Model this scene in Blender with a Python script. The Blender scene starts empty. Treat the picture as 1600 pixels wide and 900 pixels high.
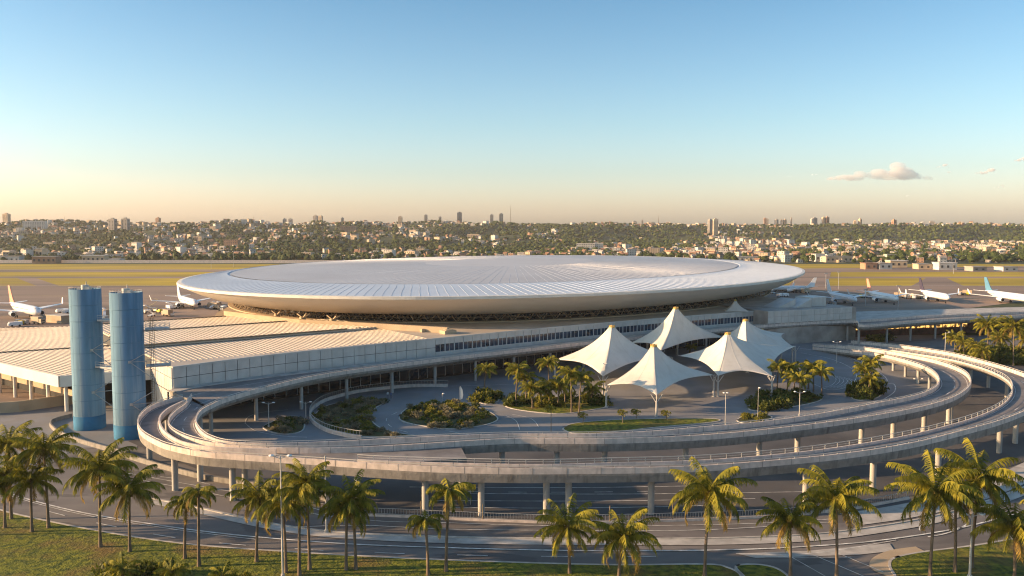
import bpy, math, random
from mathutils import Vector, Matrix, noise
R = math.radians
random.seed(7)
S = bpy.context.scene
C = S.collection
# ------------------------------------------------------------------ camera
CAM_H = 43.0
cam = bpy.data.cameras.new('camera'); co = bpy.data.objects.new('camera', cam); C.objects.link(co)
cam.sensor_width = 36.0; cam.lens = 1300 / 1600 * 36.0
cam.clip_start = 0.5; cam.clip_end = 30000
TH = math.atan(95 / 1300)
co.location = (0, 0, CAM_H); co.rotation_euler = (math.pi / 2 - TH, 0, 0)
S.camera = co
# ------------------------------------------------------------------ sky, sun, exposure
SUN_AZ, SUN_EL = -94.0, 13.5          # azimuth from +Y towards +X
w = bpy.data.worlds.new('World'); S.world = w; w.use_nodes = True
nt = w.node_tree; bg = nt.nodes['Background']
sky = nt.nodes.new('ShaderNodeTexSky'); sky.sky_type = 'NISHITA'; sky.sun_disc = False
sky.sun_elevation = R(SUN_EL); sky.sun_rotation = R(SUN_AZ)
sky.altitude = 50; sky.air_density = 1.0; sky.dust_density = 1.6; sky.ozone_density = 2.5
tcw = nt.nodes.new('ShaderNodeTexCoord'); spw = nt.nodes.new('ShaderNodeSeparateXYZ'); nt.links.new(tcw.outputs['Generated'], spw.inputs[0])
rw = nt.nodes.new('ShaderNodeValToRGB'); nt.links.new(spw.outputs[2], rw.inputs[0])       # warm, clear evening air low down, cyan overhead
rw.color_ramp.elements[0].color = (0.93, 0.79, 0.80, 1); rw.color_ramp.elements[1].color = (0.364, 0.476, 0.50, 1); rw.color_ramp.elements[1].position = 0.27
for _p, _k in ((0.025, (0.88, 0.755, 0.77)), (0.065, (0.68, 0.64, 0.64)), (0.12, (0.58, 0.60, 0.585))): _e = rw.color_ramp.elements.new(_p); _e.color = (*_k, 1)
mw = nt.nodes.new('ShaderNodeVectorMath'); mw.operation = 'MULTIPLY'; nt.links.new(sky.outputs[0], mw.inputs[0]); nt.links.new(rw.outputs[0], mw.inputs[1])
mw2 = nt.nodes.new('ShaderNodeVectorMath'); mw2.operation = 'SCALE'; mw2.inputs[3].default_value = 1.43; nt.links.new(mw.outputs[0], mw2.inputs[0])
nt.links.new(mw2.outputs[0], bg.inputs[0]); bg.inputs[1].default_value = 0.14
sd = bpy.data.lights.new('sun', 'SUN'); sd.energy = 5.0; sd.angle = R(0.6); sd.color = (1.0, 0.66, 0.36)
so = bpy.data.objects.new('sun', sd); C.objects.link(so)
sv = Vector((math.sin(R(SUN_AZ)) * math.cos(R(SUN_EL)), math.cos(R(SUN_AZ)) * math.cos(R(SUN_EL)), math.sin(R(SUN_EL))))
so.rotation_euler = sv.to_track_quat('Z', 'Y').to_euler(); so.location = sv * 500
S.view_settings.view_transform = 'Standard'; S.view_settings.look = 'None'
S.view_settings.exposure = 1.15; S.view_settings.gamma = 1.0
S.render.engine = 'CYCLES'
S.cycles.use_denoising = True; S.cycles.pixel_filter_type = 'BLACKMAN_HARRIS'; S.cycles.filter_width = 1.15
S.cycles.max_bounces = 5; S.cycles.volume_bounces = 2; S.cycles.transparent_max_bounces = 8
S.cycles.diffuse_bounces = 4; S.cycles.glossy_bounces = 2
# ------------------------------------------------------------------ geometry of the survey: a pixel of the photo on a level z
_c, _s = math.cos(TH), math.sin(TH)
def P(px, py, z=0.0):
    u = (px - 800) / 1300; v = -(py - 450) / 1300
    d = Vector((u, _c + _s * v, -_s + _c * v)); t = (z - CAM_H) / d.z
    return Vector((d.x * t, d.y * t, z))
def zat(py, Y):                        # height of what shows at row py at distance Y
    v = -(py - 450) / 1300
    return CAM_H + (-_s + _c * v) / (_c + _s * v) * Y
def proj(p):
    X, Y, Z = p[0], p[1], p[2] - CAM_H
    dep = Y * _c - Z * _s; up = Y * _s + Z * _c
    return 800 + 1300 * X / dep, 450 - 1300 * up / dep
# ------------------------------------------------------------------ materials
def mat(name, col, rough=0.7, var=0.15, scale=0.5, metal=0.0, stretch=None, col2=None, bump=0.0, bscale=None, spec=0.3, detail=6, pos=(0.35, 0.65)):
    m = bpy.data.materials.new(name); m.use_nodes = True
    n = m.node_tree; b = n.nodes['Principled BSDF']
    b.inputs['Roughness'].default_value = rough; b.inputs['Metallic'].default_value = metal
    b.inputs['Specular IOR Level'].default_value = spec
    tc = n.nodes.new('ShaderNodeTexCoord'); mp = n.nodes.new('ShaderNodeMapping')
    n.links.new(tc.outputs['Object'], mp.inputs[0])
    if stretch: mp.inputs['Scale'].default_value = stretch
    ns = n.nodes.new('ShaderNodeTexNoise'); ns.inputs['Scale'].default_value = scale; ns.inputs['Detail'].default_value = detail
    n.links.new(mp.outputs[0], ns.inputs[0])
    cr = n.nodes.new('ShaderNodeValToRGB'); n.links.new(ns.outputs[0], cr.inputs[0])
    cr.color_ramp.elements[0].position = pos[0]; cr.color_ramp.elements[1].position = pos[1]
    a = [c * (1 - var) for c in col]; bb = [min(1, c * (1 + var)) for c in col] if col2 is None else col2
    cr.color_ramp.elements[0].color = (*a, 1); cr.color_ramp.elements[1].color = (*bb, 1)
    n.links.new(cr.outputs[0], b.inputs['Base Color'])
    if bump:
        n2 = n.nodes.new('ShaderNodeTexNoise'); n2.inputs['Scale'].default_value = bscale or scale * 6; n2.inputs['Detail'].default_value = 4
        n.links.new(tc.outputs['Object'], n2.inputs[0])
        bp = n.nodes.new('ShaderNodeBump'); bp.inputs['Strength'].default_value = bump; bp.inputs['Distance'].default_value = 0.2
        n.links.new(n2.outputs[0], bp.inputs['Height']); n.links.new(bp.outputs[0], b.inputs['Normal'])
    return m
M = {}
def two_noise(m, scale, col, amt, lo=0.5, hi=0.7, stretch=None):
    """mix a second blotchy tone over a material: stains, patches, wear"""
    n = m.node_tree; b = n.nodes['Principled BSDF']
    src = b.inputs['Base Color'].links[0].from_socket
    tc = n.nodes.new('ShaderNodeTexCoord'); mp = n.nodes.new('ShaderNodeMapping')
    if stretch: mp.inputs['Scale'].default_value = stretch
    n.links.new(tc.outputs['Object'], mp.inputs[0])
    ns = n.nodes.new('ShaderNodeTexNoise'); ns.inputs['Scale'].default_value = scale; ns.inputs['Detail'].default_value = 8
    n.links.new(mp.outputs[0], ns.inputs[0])
    mr = n.nodes.new('ShaderNodeMapRange'); mr.inputs[1].default_value = lo; mr.inputs[2].default_value = hi; mr.inputs[4].default_value = amt
    n.links.new(ns.outputs[0], mr.inputs[0])
    mx = n.nodes.new('ShaderNodeMix'); mx.data_type = 'RGBA'
    n.links.new(mr.outputs[0], mx.inputs[0]); n.links.new(src, mx.inputs[6]); mx.inputs[7].default_value = (*col, 1)
    n.links.new(mx.outputs[2], b.inputs['Base Color'])
    return m
def leafy(m):
    n = m.node_tree; b = n.nodes['Principled BSDF']; t = n.nodes.new('ShaderNodeBsdfTranslucent'); mx = n.nodes.new('ShaderNodeMixShader'); mx.inputs[0].default_value = 0.35
    n.links.new(b.inputs['Base Color'].links[0].from_socket, t.inputs[0]); n.links.new(b.outputs[0], mx.inputs[1]); n.links.new(t.outputs[0], mx.inputs[2]); n.links.new(mx.outputs[0], n.nodes['Material Output'].inputs[0]); return m
M['concrete'] = two_noise(mat('weathered_concrete', (0.25, 0.228, 0.2), 0.85, 0.14, 0.9, bump=0.25, bscale=3), 0.9, (0.10, 0.09, 0.08), 0.75, 0.52, 0.72, (1.2, 1.2, 0.12))
M['wall_conc'] = two_noise(mat('parapet_concrete', (0.62, 0.52, 0.45), 0.85, 0.12, 1.0), 1.1, (0.34, 0.29, 0.25), 0.5, 0.52, 0.72, (1, 1, 0.2))
M['pillar'] = mat('pillar_concrete', (0.36, 0.34, 0.31), 0.85, 0.12, 0.8, stretch=(1, 1, .2))
M['asphalt'] = two_noise(two_noise(mat('asphalt', (0.15, 0.134, 0.125), 0.88, 0.25, 0.05, bump=0.1, bscale=4), 0.35, (0.21, 0.19, 0.17), 0.7, 0.45, 0.7, (0.35, 1, 1)), 0.09, (0.08, 0.072, 0.068), 0.6, 0.56, 0.575, (0.5, 1.3, 1))
M['deck_asphalt'] = two_noise(mat('deck_asphalt', (0.21, 0.19, 0.18), 0.85, 0.2, 0.12), 0.5, (0.13, 0.12, 0.115), 0.7)
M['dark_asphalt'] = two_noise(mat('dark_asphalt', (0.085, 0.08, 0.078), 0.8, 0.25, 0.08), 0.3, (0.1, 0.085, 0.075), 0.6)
M['plaza'] = two_noise(mat('plaza_paving', (0.21, 0.205, 0.205), 0.85, 0.15, 0.08), 0.22, (0.22, 0.2, 0.18), 0.7)
M['apron'] = two_noise(mat('apron_concrete', (0.27, 0.19, 0.14), 0.85, 0.18, 0.012, stretch=(0.35, 1, 1)), 0.03, (0.10, 0.08, 0.068), 0.75, 0.48, 0.66, (0.15, 1, 1))
M['pale_conc'] = mat('pale_pavement', (0.42, 0.39, 0.35), 0.85, 0.2, 0.4)
M['kerb'] = mat('kerb_concrete', (0.45, 0.41, 0.36), 0.85, 0.2, 0.7)
M['paint'] = mat('road_paint', (0.62, 0.60, 0.55), 0.7, 0.35, 0.8)
M['ypaint'] = mat('yellow_road_paint', (0.55, 0.40, 0.12), 0.7, 0.3, 0.8)
M['grass'] = two_noise(mat('lawn_grass', (0.06, 0.095, 0.006), 0.9, 0.35, 1.1, col2=(0.19, 0.19, 0.012), bump=1.0, bscale=3.5), 0.16, (0.17, 0.10, 0.03), 0.8, 0.48, 0.68)
M['field'] = two_noise(mat('airfield_grass', (0.34, 0.25, 0.010), 0.9, 0.25, 0.02, col2=(0.48, 0.33, 0.012), stretch=(.3, 1, 1)), 0.03, (0.26, 0.16, 0.06), 0.6, 0.55, 0.7, (0.12, 1, 1))
M['hill'] = two_noise(mat('hill_scrub', (0.03, 0.05, 0.015), 0.95, 0.35, 0.02, col2=(0.06, 0.07, 0.022)), 0.015, (0.12, 0.10, 0.05), 0.5, 0.55, 0.7)
M['soil'] = mat('planting_soil', (0.09, 0.07, 0.03), 0.95, 0.3, 0.6, col2=(0.07, 0.08, 0.025))
M['panel'] = two_noise(mat('facade_panel', (0.50, 0.49, 0.46), 0.45, 0.08, 0.35, metal=0.1), 0.5, (0.36, 0.34, 0.31), 0.5, 0.5, 0.75, (1, 1, 0.2))
M['tentseam'] = mat('tent_seam', (0.68, 0.64, 0.57), 0.7, 0.1)
M['groove'] = mat('panel_joint', (0.06, 0.06, 0.06), 0.8, 0.1)
M['glass'] = mat('dark_glass', (0.012, 0.018, 0.026), 0.08, 0.5, 0.2, spec=0.9)
M['glassblue'] = mat('blue_glass', (0.02, 0.045, 0.075), 0.12, 0.6, 0.25, spec=0.8)
M['dark'] = mat('dark_interior', (0.02, 0.018, 0.016), 0.8, 0.4, 0.5)
M['mullion'] = mat('white_mullion', (0.55, 0.54, 0.52), 0.5, 0.05)
M['roof'] = two_noise(mat('terminal_roof_sheet', (0.50, 0.42, 0.33), 0.55, 0.1, 0.06, spec=0.25), 0.08, (0.36, 0.30, 0.24), 0.6, 0.45, 0.7, (1, 1, 1))
M['roofrib'] = mat('roof_rib', (0.56, 0.49, 0.40), 0.5, 0.1, 0.3)
M['fascia'] = mat('white_fascia', (0.68, 0.64, 0.56), 0.5, 0.07, 0.2)
M['tan'] = mat('tan_wall', (0.42, 0.32, 0.21), 0.8, 0.12, 0.2)
M['discunder'] = two_noise(mat('disc_underside', (0.80, 0.74, 0.65), 0.5, 0.06, 0.03, metal=0.15), 0.06, (0.68, 0.61, 0.52), 0.5, 0.4, 0.7)
M['disctop'] = two_noise(mat('disc_dome_sheet', (0.52, 0.51, 0.51), 0.5, 0.06, 0.02, metal=0.2), 0.03, (0.42, 0.40, 0.39), 0.6, 0.42, 0.7)
M['discband'] = mat('disc_band_sheet', (0.60, 0.63, 0.67), 0.4, 0.05, 0.05, metal=0.3)
M['discseam'] = mat('standing_seam', (0.58, 0.57, 0.57), 0.4, 0.06, metal=0.3)
M['discgap'] = mat('seam_joint', (0.50, 0.52, 0.55), 0.6, 0.1)
M['silo'] = two_noise(mat('silo_blue_paint', (0.13, 0.235, 0.32), 0.92, 0.2, 0.5, stretch=(1, 1, .15)), 1.1, (0.33, 0.40, 0.43), 0.7, 0.5, 0.75, (1, 1, 0.06))
M['silobase'] = mat('silo_base_paint', (0.03, 0.15, 0.27), 0.85, 0.2, 0.4)
M['silosteel'] = mat('galvanised_steel', (0.40, 0.40, 0.39), 0.5, 0.2, 0.8, metal=0.3)
M['brown_steel'] = mat('rusty_steel', (0.22, 0.16, 0.10), 0.7, 0.3, 0.8)
M['rail'] = mat('painted_rail', (0.50, 0.47, 0.42), 0.5, 0.08)
M['tent'] = leafy(two_noise(mat('tent_membrane', (0.82, 0.78, 0.70), 0.6, 0.04, 0.2), 0.5, (0.64, 0.58, 0.48), 0.5, 0.5, 0.8, (1, 1, .4)))
M['gold'] = mat('tent_cap', (0.55, 0.36, 0.10), 0.45, 0.1)
def glow(m, s):
    n = m.node_tree; b = n.nodes['Principled BSDF']; n.links.new(b.inputs['Base Color'].links[0].from_socket, b.inputs['Emission Color']); b.inputs['Emission Strength'].default_value = s; return m
M['white'] = mat('aircraft_white', (0.80, 0.79, 0.77), 0.3, 0.03, 0.3, spec=0.5)
M['grey'] = mat('aircraft_grey', (0.38, 0.39, 0.40), 0.4, 0.06)
M['tyre'] = mat('tyre_rubber', (0.02, 0.02, 0.02), 0.8, 0.1)
M['red'] = mat('red_tail', (0.62, 0.12, 0.07), 0.35, 0.08)
M['salmon'] = mat('salmon_tail', (0.72, 0.33, 0.22), 0.35, 0.06)
M['blue'] = mat('blue_tail', (0.10, 0.24, 0.35), 0.35, 0.06)
M['darktail'] = mat('dark_tail', (0.06, 0.05, 0.08), 0.35, 0.1)
M['orange'] = glow(mat('orange_glow_panel', (0.55, 0.28, 0.07), 0.6, 0.9, 0.7, pos=(.45, .55)), 0.8)  # emission put into the panel colour, in place of lamplight under the viaduct
M['maroon'] = mat('maroon_panel', (0.075, 0.03, 0.022), 0.7, 0.5, 0.4)
M['bark'] = mat('palm_bark', (0.17, 0.125, 0.085), 0.9, 0.3, 2.5, stretch=(1, 1, 3), bump=0.5, bscale=6)
M['frond'] = leafy(mat('palm_frond', (0.095, 0.12, 0.012), 0.75, 0.3, 0.9, col2=(0.34, 0.29, 0.025)))
M['frondold'] = leafy(mat('old_palm_frond', (0.30, 0.20, 0.045), 0.7, 0.3, 1.2))
M['husk'] = mat('palm_husk', (0.17, 0.11, 0.04), 0.8, 0.3, 4)
M['leaf'] = leafy(mat('shrub_leaf', (0.065, 0.09, 0.014), 0.6, 0.4, 0.8, col2=(0.16, 0.17, 0.025)))
M['leafy'] = leafy(mat('yellow_shrub_leaf', (0.15, 0.16, 0.02), 0.6, 0.3, 0.8, col2=(0.30, 0.26, 0.03)))
M['leafg'] = leafy(mat('grey_shrub_leaf', (0.18, 0.17, 0.10), 0.7, 0.3, 0.8, col2=(0.30, 0.26, 0.16)))
M['tree'] = two_noise(mat('tree_crown', (0.028, 0.055, 0.006), 0.8, 0.4, 0.05, col2=(0.07, 0.09, 0.014), bump=0.9, bscale=0.6), 0.02, (0.09, 0.085, 0.02), 0.5, 0.5, 0.7)
M['h_white'] = mat('house_white', (0.56, 0.52, 0.46), 0.8, 0.15, 0.1)
M['h_cream'] = mat('house_cream', (0.50, 0.38, 0.26), 0.8, 0.15, 0.1)
M['h_grey'] = mat('house_grey', (0.30, 0.27, 0.24), 0.8, 0.15, 0.1)
M['h_brick'] = mat('house_brick', (0.34, 0.20, 0.13), 0.8, 0.2, 0.1)
M['tile'] = mat('clay_tile', (0.27, 0.15, 0.095), 0.85, 0.25, 0.2)
M['slabroof'] = mat('fibre_cement_roof', (0.34, 0.30, 0.26), 0.85, 0.25, 0.2)
M['win'] = mat('house_window', (0.05, 0.05, 0.055), 0.3, 0.2)
M['yellow'] = mat('yellow_sign_paint', (0.75, 0.55, 0.05), 0.5, 0.05)
M['cap_glass'] = mat('lamp_glass', (0.75, 0.74, 0.70), 0.3, 0.03)
# ------------------------------------------------------------------ builders
class MB:
    def __init__(s): s.v = []; s.f = []; s.m = []; s.sm = []
    def add(s, vs, fs, mi=0, smooth=False):
        o = len(s.v); s.v += [tuple(p) for p in vs]
        s.f += [tuple(i + o for i in f) for f in fs]; s.m += [mi] * len(fs); s.sm += [smooth] * len(fs)
    def box(s, c, d, rz=0.0, mi=0):
        x, y, z = d[0] / 2, d[1] / 2, d[2] / 2; ca, sa = math.cos(rz), math.sin(rz)
        vs = []
        for sx, sy, sz in ((-1,-1,-1),(1,-1,-1),(1,1,-1),(-1,1,-1),(-1,-1,1),(1,-1,1),(1,1,1),(-1,1,1)):
            px, py = sx * x, sy * y
            vs.append((c[0] + px * ca - py * sa, c[1] + px * sa + py * ca, c[2] + sz * z))
        s.add(vs, [(3,2,1,0),(4,5,6,7),(0,1,5,4),(1,2,6,5),(2,3,7,6),(3,0,4,7)], mi)
    def tube(s, a, b, r0, r1=None, n=8, mi=0, caps=True, smooth=True):
        a = Vector(a); b = Vector(b); r1 = r0 if r1 is None else r1
        d = (b - a).normalized(); u = d.orthogonal().normalized(); v = d.cross(u)
        vs = [a + (u * math.cos(t) + v * math.sin(t)) * r0 for t in [2 * math.pi * k / n for k in range(n)]]
        vs += [b + (u * math.cos(t) + v * math.sin(t)) * r1 for t in [2 * math.pi * k / n for k in range(n)]]
        s.add(vs, [(k, (k + 1) % n, n + (k + 1) % n, n + k) for k in range(n)], mi, smooth)
        if caps: s.add(vs, [tuple(range(n - 1, -1, -1)), tuple(range(n, 2 * n))], mi)
    def beam(s, a, b, wd, ht, mi=0):
        a = Vector(a); b = Vector(b); d = (b - a).normalized()
        sd_ = d.cross(Vector((0, 0, 1)));
        sd_ = sd_.normalized() if sd_.length > 1e-4 else Vector((1, 0, 0))
        up = sd_.cross(d).normalized(); vs = []
        for q in (a, b):
            for i, j in ((-1, -1), (1, -1), (1, 1), (-1, 1)): vs.append(q + sd_ * wd / 2 * i + up * ht / 2 * j)
        s.add(vs, [(3,2,1,0),(4,5,6,7),(0,1,5,4),(1,2,6,5),(2,3,7,6),(3,0,4,7)], mi)
    def lathe(s, prof, n=24, mi=0, smooth=True, cx=0, cy=0):
        vs = []
        for r, z in prof:
            for k in range(n): vs.append((cx + r * math.cos(2 * math.pi * k / n), cy + r * math.sin(2 * math.pi * k / n), z))
        fs = [(i * n + k, i * n + (k + 1) % n, (i + 1) * n + (k + 1) % n, (i + 1) * n + k) for i in range(len(prof) - 1) for k in range(n)]
        s.add(vs, fs, mi, smooth)
    def prism(s, pts, z0, z1, mi=0, mi_side=None):
        n = len(pts); ar = sum(pts[i][0] * pts[(i + 1) % n][1] - pts[(i + 1) % n][0] * pts[i][1] for i in range(n))
        if ar < 0: pts = pts[::-1]
        vs = [(p[0], p[1], z0) for p in pts] + [(p[0], p[1], z1) for p in pts]
        s.add(vs, [tuple(range(n, 2 * n)), tuple(range(n - 1, -1, -1))], mi)
        s.add(vs, [(k, (k + 1) % n, n + (k + 1) % n, n + k) for k in range(n)], mi if mi_side is None else mi_side)
    def build(s, name, mats, parent=None, loc=(0, 0, 0), rz=0.0):
        me = bpy.data.meshes.new(name); me.from_pydata(s.v, [], s.f)
        if not isinstance(mats, (list, tuple)): mats = [mats]
        for m in mats: me.materials.append(m)
        me.polygons.foreach_set('material_index', s.m); me.polygons.foreach_set('use_smooth', s.sm)
        me.update()
        o = bpy.data.objects.new(name, me); C.objects.link(o); o.location = loc; o.rotation_euler = (0, 0, rz)
        if parent: o.parent = parent
        return o
def tag(o, label=None, cat=None, group=None, kind=None):
    if label: o['label'] = label
    if cat: o['category'] = cat
    if group: o['group'] = group
    if kind: o['kind'] = kind
    return o
def empty(name, label, cat, loc=(0, 0, 0), rz=0.0, group=None):
    o = bpy.data.objects.new(name, None); C.objects.link(o); o.location = loc; o.rotation_euler = (0, 0, rz); o.empty_display_size = 1
    return tag(o, label, cat, group)
KIDS = {}
def copy_tree(o, parent=None):
    c = o.copy(); C.objects.link(c)
    if parent: c.parent = parent
    for ch in o.children: copy_tree(ch, c)
    return c
def struct(o): o['kind'] = 'structure'; return o
def catmull(pts, sub):
    out = []; n = len(pts)
    for i in range(n - 1):
        p0, p1, p2, p3 = pts[max(i - 1, 0)], pts[i], pts[i + 1], pts[min(i + 2, n - 1)]
        for k in range(sub):
            t = k / sub
            out.append(0.5 * ((2 * p1) + (p2 - p0) * t + (2 * p0 - 5 * p1 + 4 * p2 - p3) * t * t + (3 * p1 - p0 - 3 * p2 + p3) * t ** 3))
    out.append(pts[-1]); return out
def closed(pts, sub=5):
    n = len(pts); out = []
    for i in range(n):
        p0, p1, p2, p3 = pts[i - 1], pts[i], pts[(i + 1) % n], pts[(i + 2) % n]
        for k in range(sub):
            t = k / sub
            out.append(0.5 * ((2 * p1) + (p2 - p0) * t + (2 * p0 - 5 * p1 + 4 * p2 - p3) * t * t + (3 * p1 - p0 - 3 * p2 + p3) * t ** 3))
    return out
def PX(l, z=0.0): return [P(x, y, z) for x, y in l]
def even(pts, step):
    """points every step metres along a polyline"""
    out = [pts[0].copy()]; acc = 0.0
    for a, b in zip(pts, pts[1:]):
        L = (b - a).length
        while L > 1e-6 and acc + L >= step:
            t = (step - acc) / L; a = a.lerp(b, t); out.append(a.copy()); L = (b - a).length; acc = 0.0
        acc += L
    return out
def sheet(name, pts, z, m):
    b = MB(); n = len(pts)
    ar = sum(pts[i][0] * pts[(i + 1) % n][1] - pts[(i + 1) % n][0] * pts[i][1] for i in range(n))
    if ar < 0: pts = pts[::-1]
    b.add([(p[0], p[1], z) for p in pts], [tuple(range(n))])
    return struct(b.build(name, m))
def strip(mb, line, wd, z, mi=0, up=None):
    """flat painted line along a polyline"""
    vs = []; n = len(line)
    for i in range(n):
        d = (line[min(i + 1, n - 1)] - line[max(i - 1, 0)]); d.z = 0; d.normalize(); q = Vector((-d.y, d.x, 0)) * wd / 2
        zz = line[i].z + z
        vs += [(line[i].x + q.x, line[i].y + q.y, zz), (line[i].x - q.x, line[i].y - q.y, zz)]
    mb.add(vs, [(2 * i, 2 * i + 1, 2 * i + 3, 2 * i + 2) for i in range(n - 1)], mi)
def wallstrip(mb, line, wd, z0, z1, mi=0, rel=True):
    """a wall with thickness following a polyline"""
    vs = []; n = len(line)
    for i in range(n):
        d = (line[min(i + 1, n - 1)] - line[max(i - 1, 0)]); d.z = 0; d.normalize(); q = Vector((-d.y, d.x, 0)) * wd / 2
        b = line[i].z if rel else 0
        for sg, z in ((1, z0), (-1, z0), (-1, z1), (1, z1)): vs.append((line[i].x + q.x * sg, line[i].y + q.y * sg, b + z))
    fs = []
    for i in range(n - 1):
        for k in range(4): fs.append((4 * i + k, 4 * i + (k + 1) % 4, 4 * i + 4 + (k + 1) % 4, 4 * i + 4 + k))
    fs += [(0, 1, 2, 3), (4 * n - 1, 4 * n - 2, 4 * n - 3, 4 * n - 4)]
    mb.add(vs, fs, mi)
def dashes(mb, line, wd, z, on=3.0, off=5.0):
    pts = even(line, 1.0); per = int(on + off)
    for i in range(0, len(pts) - int(on) - 1, per): strip(mb, pts[i:i + int(on) + 1], wd, z)
# building frame: e1 along the facade, e2 back from it
O = Vector((-20, 231, 0)); E1 = Vector((0.8, 0.6, 0)); E2 = Vector((-0.6, 0.8, 0))
FA = math.atan2(0.6, 0.8)
def L(s, t, z=0.0): return O + E1 * s + E2 * t + Vector((0, 0, z))
# ------------------------------------------------------------------ terrain
def sstep(a, b, x):
    t = min(1, max(0, (x - a) / (b - a))); return t * t * (3 - 2 * t)
def terrain(x, y):
    if y < 1150: return 0.0
    az = x / y                                   # slow change of the hills from west to east
    e = sstep(0.05, 0.32, az); mdl = sstep(-0.35, 0.0, az) * (1 - sstep(0.12, 0.3, az))
    y0 = 1200 + 950 * e + 350 * mdl; wd = 1350 - 780 * e - 350 * mdl
    n1 = noise.noise(Vector((x * 0.0022, y * 0.0016, 3.1))); n2 = noise.noise(Vector((x * 0.006, y * 0.005, 8.2)))
    n3 = noise.noise(Vector((x * 0.0009, y * 0.0005, 5.5)))
    k = sstep(y0 - 120, y0 + wd, y + n1 * 420 + n2 * 120)
    h = k * (43 + n3 * 5 + n1 * 4 + 9 * max(0, noise.noise(Vector((x * .0028, y * .0008, 21.3))))) + n2 * 15 * sstep(1250, 1700, y) * (1 - 0.75 * sstep(2500, 3200, y)) * (0.25 + k)
    if y > 3200: h += (y - 3200) * 0.0008
    return max(h, 0.0)
def build_terrain():
    ys = [-300, 0, 300, 600, 900, 1150]; y = 1150
    while y < 3400: y += 22; ys.append(y)
    while y < 4900: y *= 1.05; ys.append(y)
    nx = 200; vs = []; fs = []
    for yy in ys:
        hw = min(5000, max(1500, yy * 0.95))
        for i in range(nx + 1):
            x = -hw + 2 * hw * i / nx; vs.append((x, yy, terrain(x, yy)))
    for j in range(len(ys) - 1):
        for i in range(nx):
            a = j * (nx + 1) + i; fs.append((a, a + 1, a + nx + 2, a + nx + 1))
    b = MB(); b.add(vs, fs, 0, True); struct(b.build('terrain', M['hill']))
build_terrain()
# ------------------------------------------------------------------ ground sheets
def poly(name, l, z, m, sub=0):
    pts = PX(l)
    if sub: pts = closed(pts, sub)
    return sheet(name, pts, z, m)
sheet('pavement', [Vector(p) for p in ((-420, 60, 0), (460, 60, 0), (520, 330, 0), (-420, 330, 0))], 0.03, M['asphalt'])
ap = [L(-300, 10), L(560, 10), Vector((1500, 608, 0)), Vector((-1300, 608, 0))]
sheet('apron', ap, 0.05, M['apron'])
for z, y0, y1, nm, m in ((0.04, 608, 700, 'airfield_grass', 'field'), (0.04, 700, 724, 'taxiway', 'apron'), (0.04, 724, 800, 'airfield_grass', 'field'),
                         (0.04, 800, 848, 'runway', 'apron'), (0.04, 848, 965, 'airfield_grass', 'field')):
    sheet(nm, [Vector((-1500, y0, 0)), Vector((1700, y0, 0)), Vector((1700, y1, 0)), Vector((-1500, y1, 0))], z, M[m])
# taxiway links and bare ground among the grass
for nm, l in (('taxiway', [(1420, 449), (1450, 433), (1475, 433), (1510, 449)]), ('taxiway', [(1230, 448), (1262, 421), (1300, 421), (1292, 448)]), ('taxiway', [(60, 448), (20, 432), (48, 432), (96, 448)])):
    sheet(nm, PX(l), 0.08, M['apron'])
poly('service_road', [(1230, 420), (1600, 416), (1700, 419), (1700, 423), (1230, 424.5)], 0.10, M['apron'])
b = MB()
for y in (608.5, 612): strip(b, [Vector((-600, y, 0)), Vector((900, y, 0))], 0.8, 0.09)
struct(b.build('apron_edge_marking', M['pale_conc']))
b = MB()
for xs, ys in (((-330, -150), 455), ((-260, -120), 400), ((150, 520), 425), ((180, 620), 500), ((100, 700), 560), ((-400, -130), 520)):
    strip(b, [Vector((xs[0], ys, 0)), Vector((xs[1], ys + 6, 0))], 0.45, 0.075)
for x in (195, 232, 262, 300, 345, -195, -235):
    strip(b, catmull([Vector((x - 60, 520, 0)), Vector((x - 20, 500, 0)), Vector((x, 440, 0))], 6), 0.4, 0.085)
struct(b.build('taxi_line_marking', M['ypaint']))
poly('plaza', [(296, 690), (303, 655), (330, 628), (420, 600), (700, 566), (900, 545), (1060, 530), (1240, 520), (1330, 532), (1440, 560), (1478, 592), (1430, 625), (1270, 655), (1060, 680), (860, 690), (560, 697)], 0.06, M['plaza'])
poly('underpass_road', [(200, 690), (232, 704), (330, 742), (470, 766), (560, 800), (700, 808), (900, 814), (1150, 808), (1330, 790), (1460, 770), (1600, 722), (1700, 670), (1700, 590), (1480, 548), (1490, 600), (1440, 630), (1280, 660), (1060, 686), (860, 694), (560, 702), (300, 694), (270, 680)], 0.10, M['dark_asphalt'])
poly('forecourt', [(-60, 640), (95, 632), (230, 630), (214, 700), (120, 700), (70, 730), (-60, 742)], 0.07, M['plaza'])
# ------------------------------------------------------------------ lawns, islands and kerbs
def kerbed(name, l, m, closed_=True, kw=0.35, z=0.1, sub=4):
    pts = closed(PX(l), sub)
    sheet(name, pts, z + 0.04, m)
    b = MB(); wallstrip(b, pts + [pts[0], pts[1]], kw, 0.02, z + 0.07)
    struct(b.build('kerb', M['kerb']))
    return pts
lawn1 = kerbed('lawn', [(-120, 770), (14, 802), (144, 829), (289, 851), (460, 864), (620, 873), (800, 880), (960, 884), (1100, 883), (1136, 888), (1160, 905), (1160, 960), (500, 960), (-120, 960)], M['grass'])
lawn2 = kerbed('lawn', [(1398, 873), (1440, 864), (1520, 854), (1600, 841), (1760, 820), (1760, 960), (1440, 960), (1398, 900), (1390, 884)], M['grass'])
kerbed('lawn', [(1150, 886), (1190, 884), (1222, 894), (1235, 915), (1180, 925), (1165, 905)], M['grass'])
b = MB(); strip(b, catmull(PX([(1420, 905), (1378, 892), (1376, 878), (1400, 866), (1440, 860)]), 5), 2.2, 0.12); struct(b.build('footpath', M['tan']))
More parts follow.
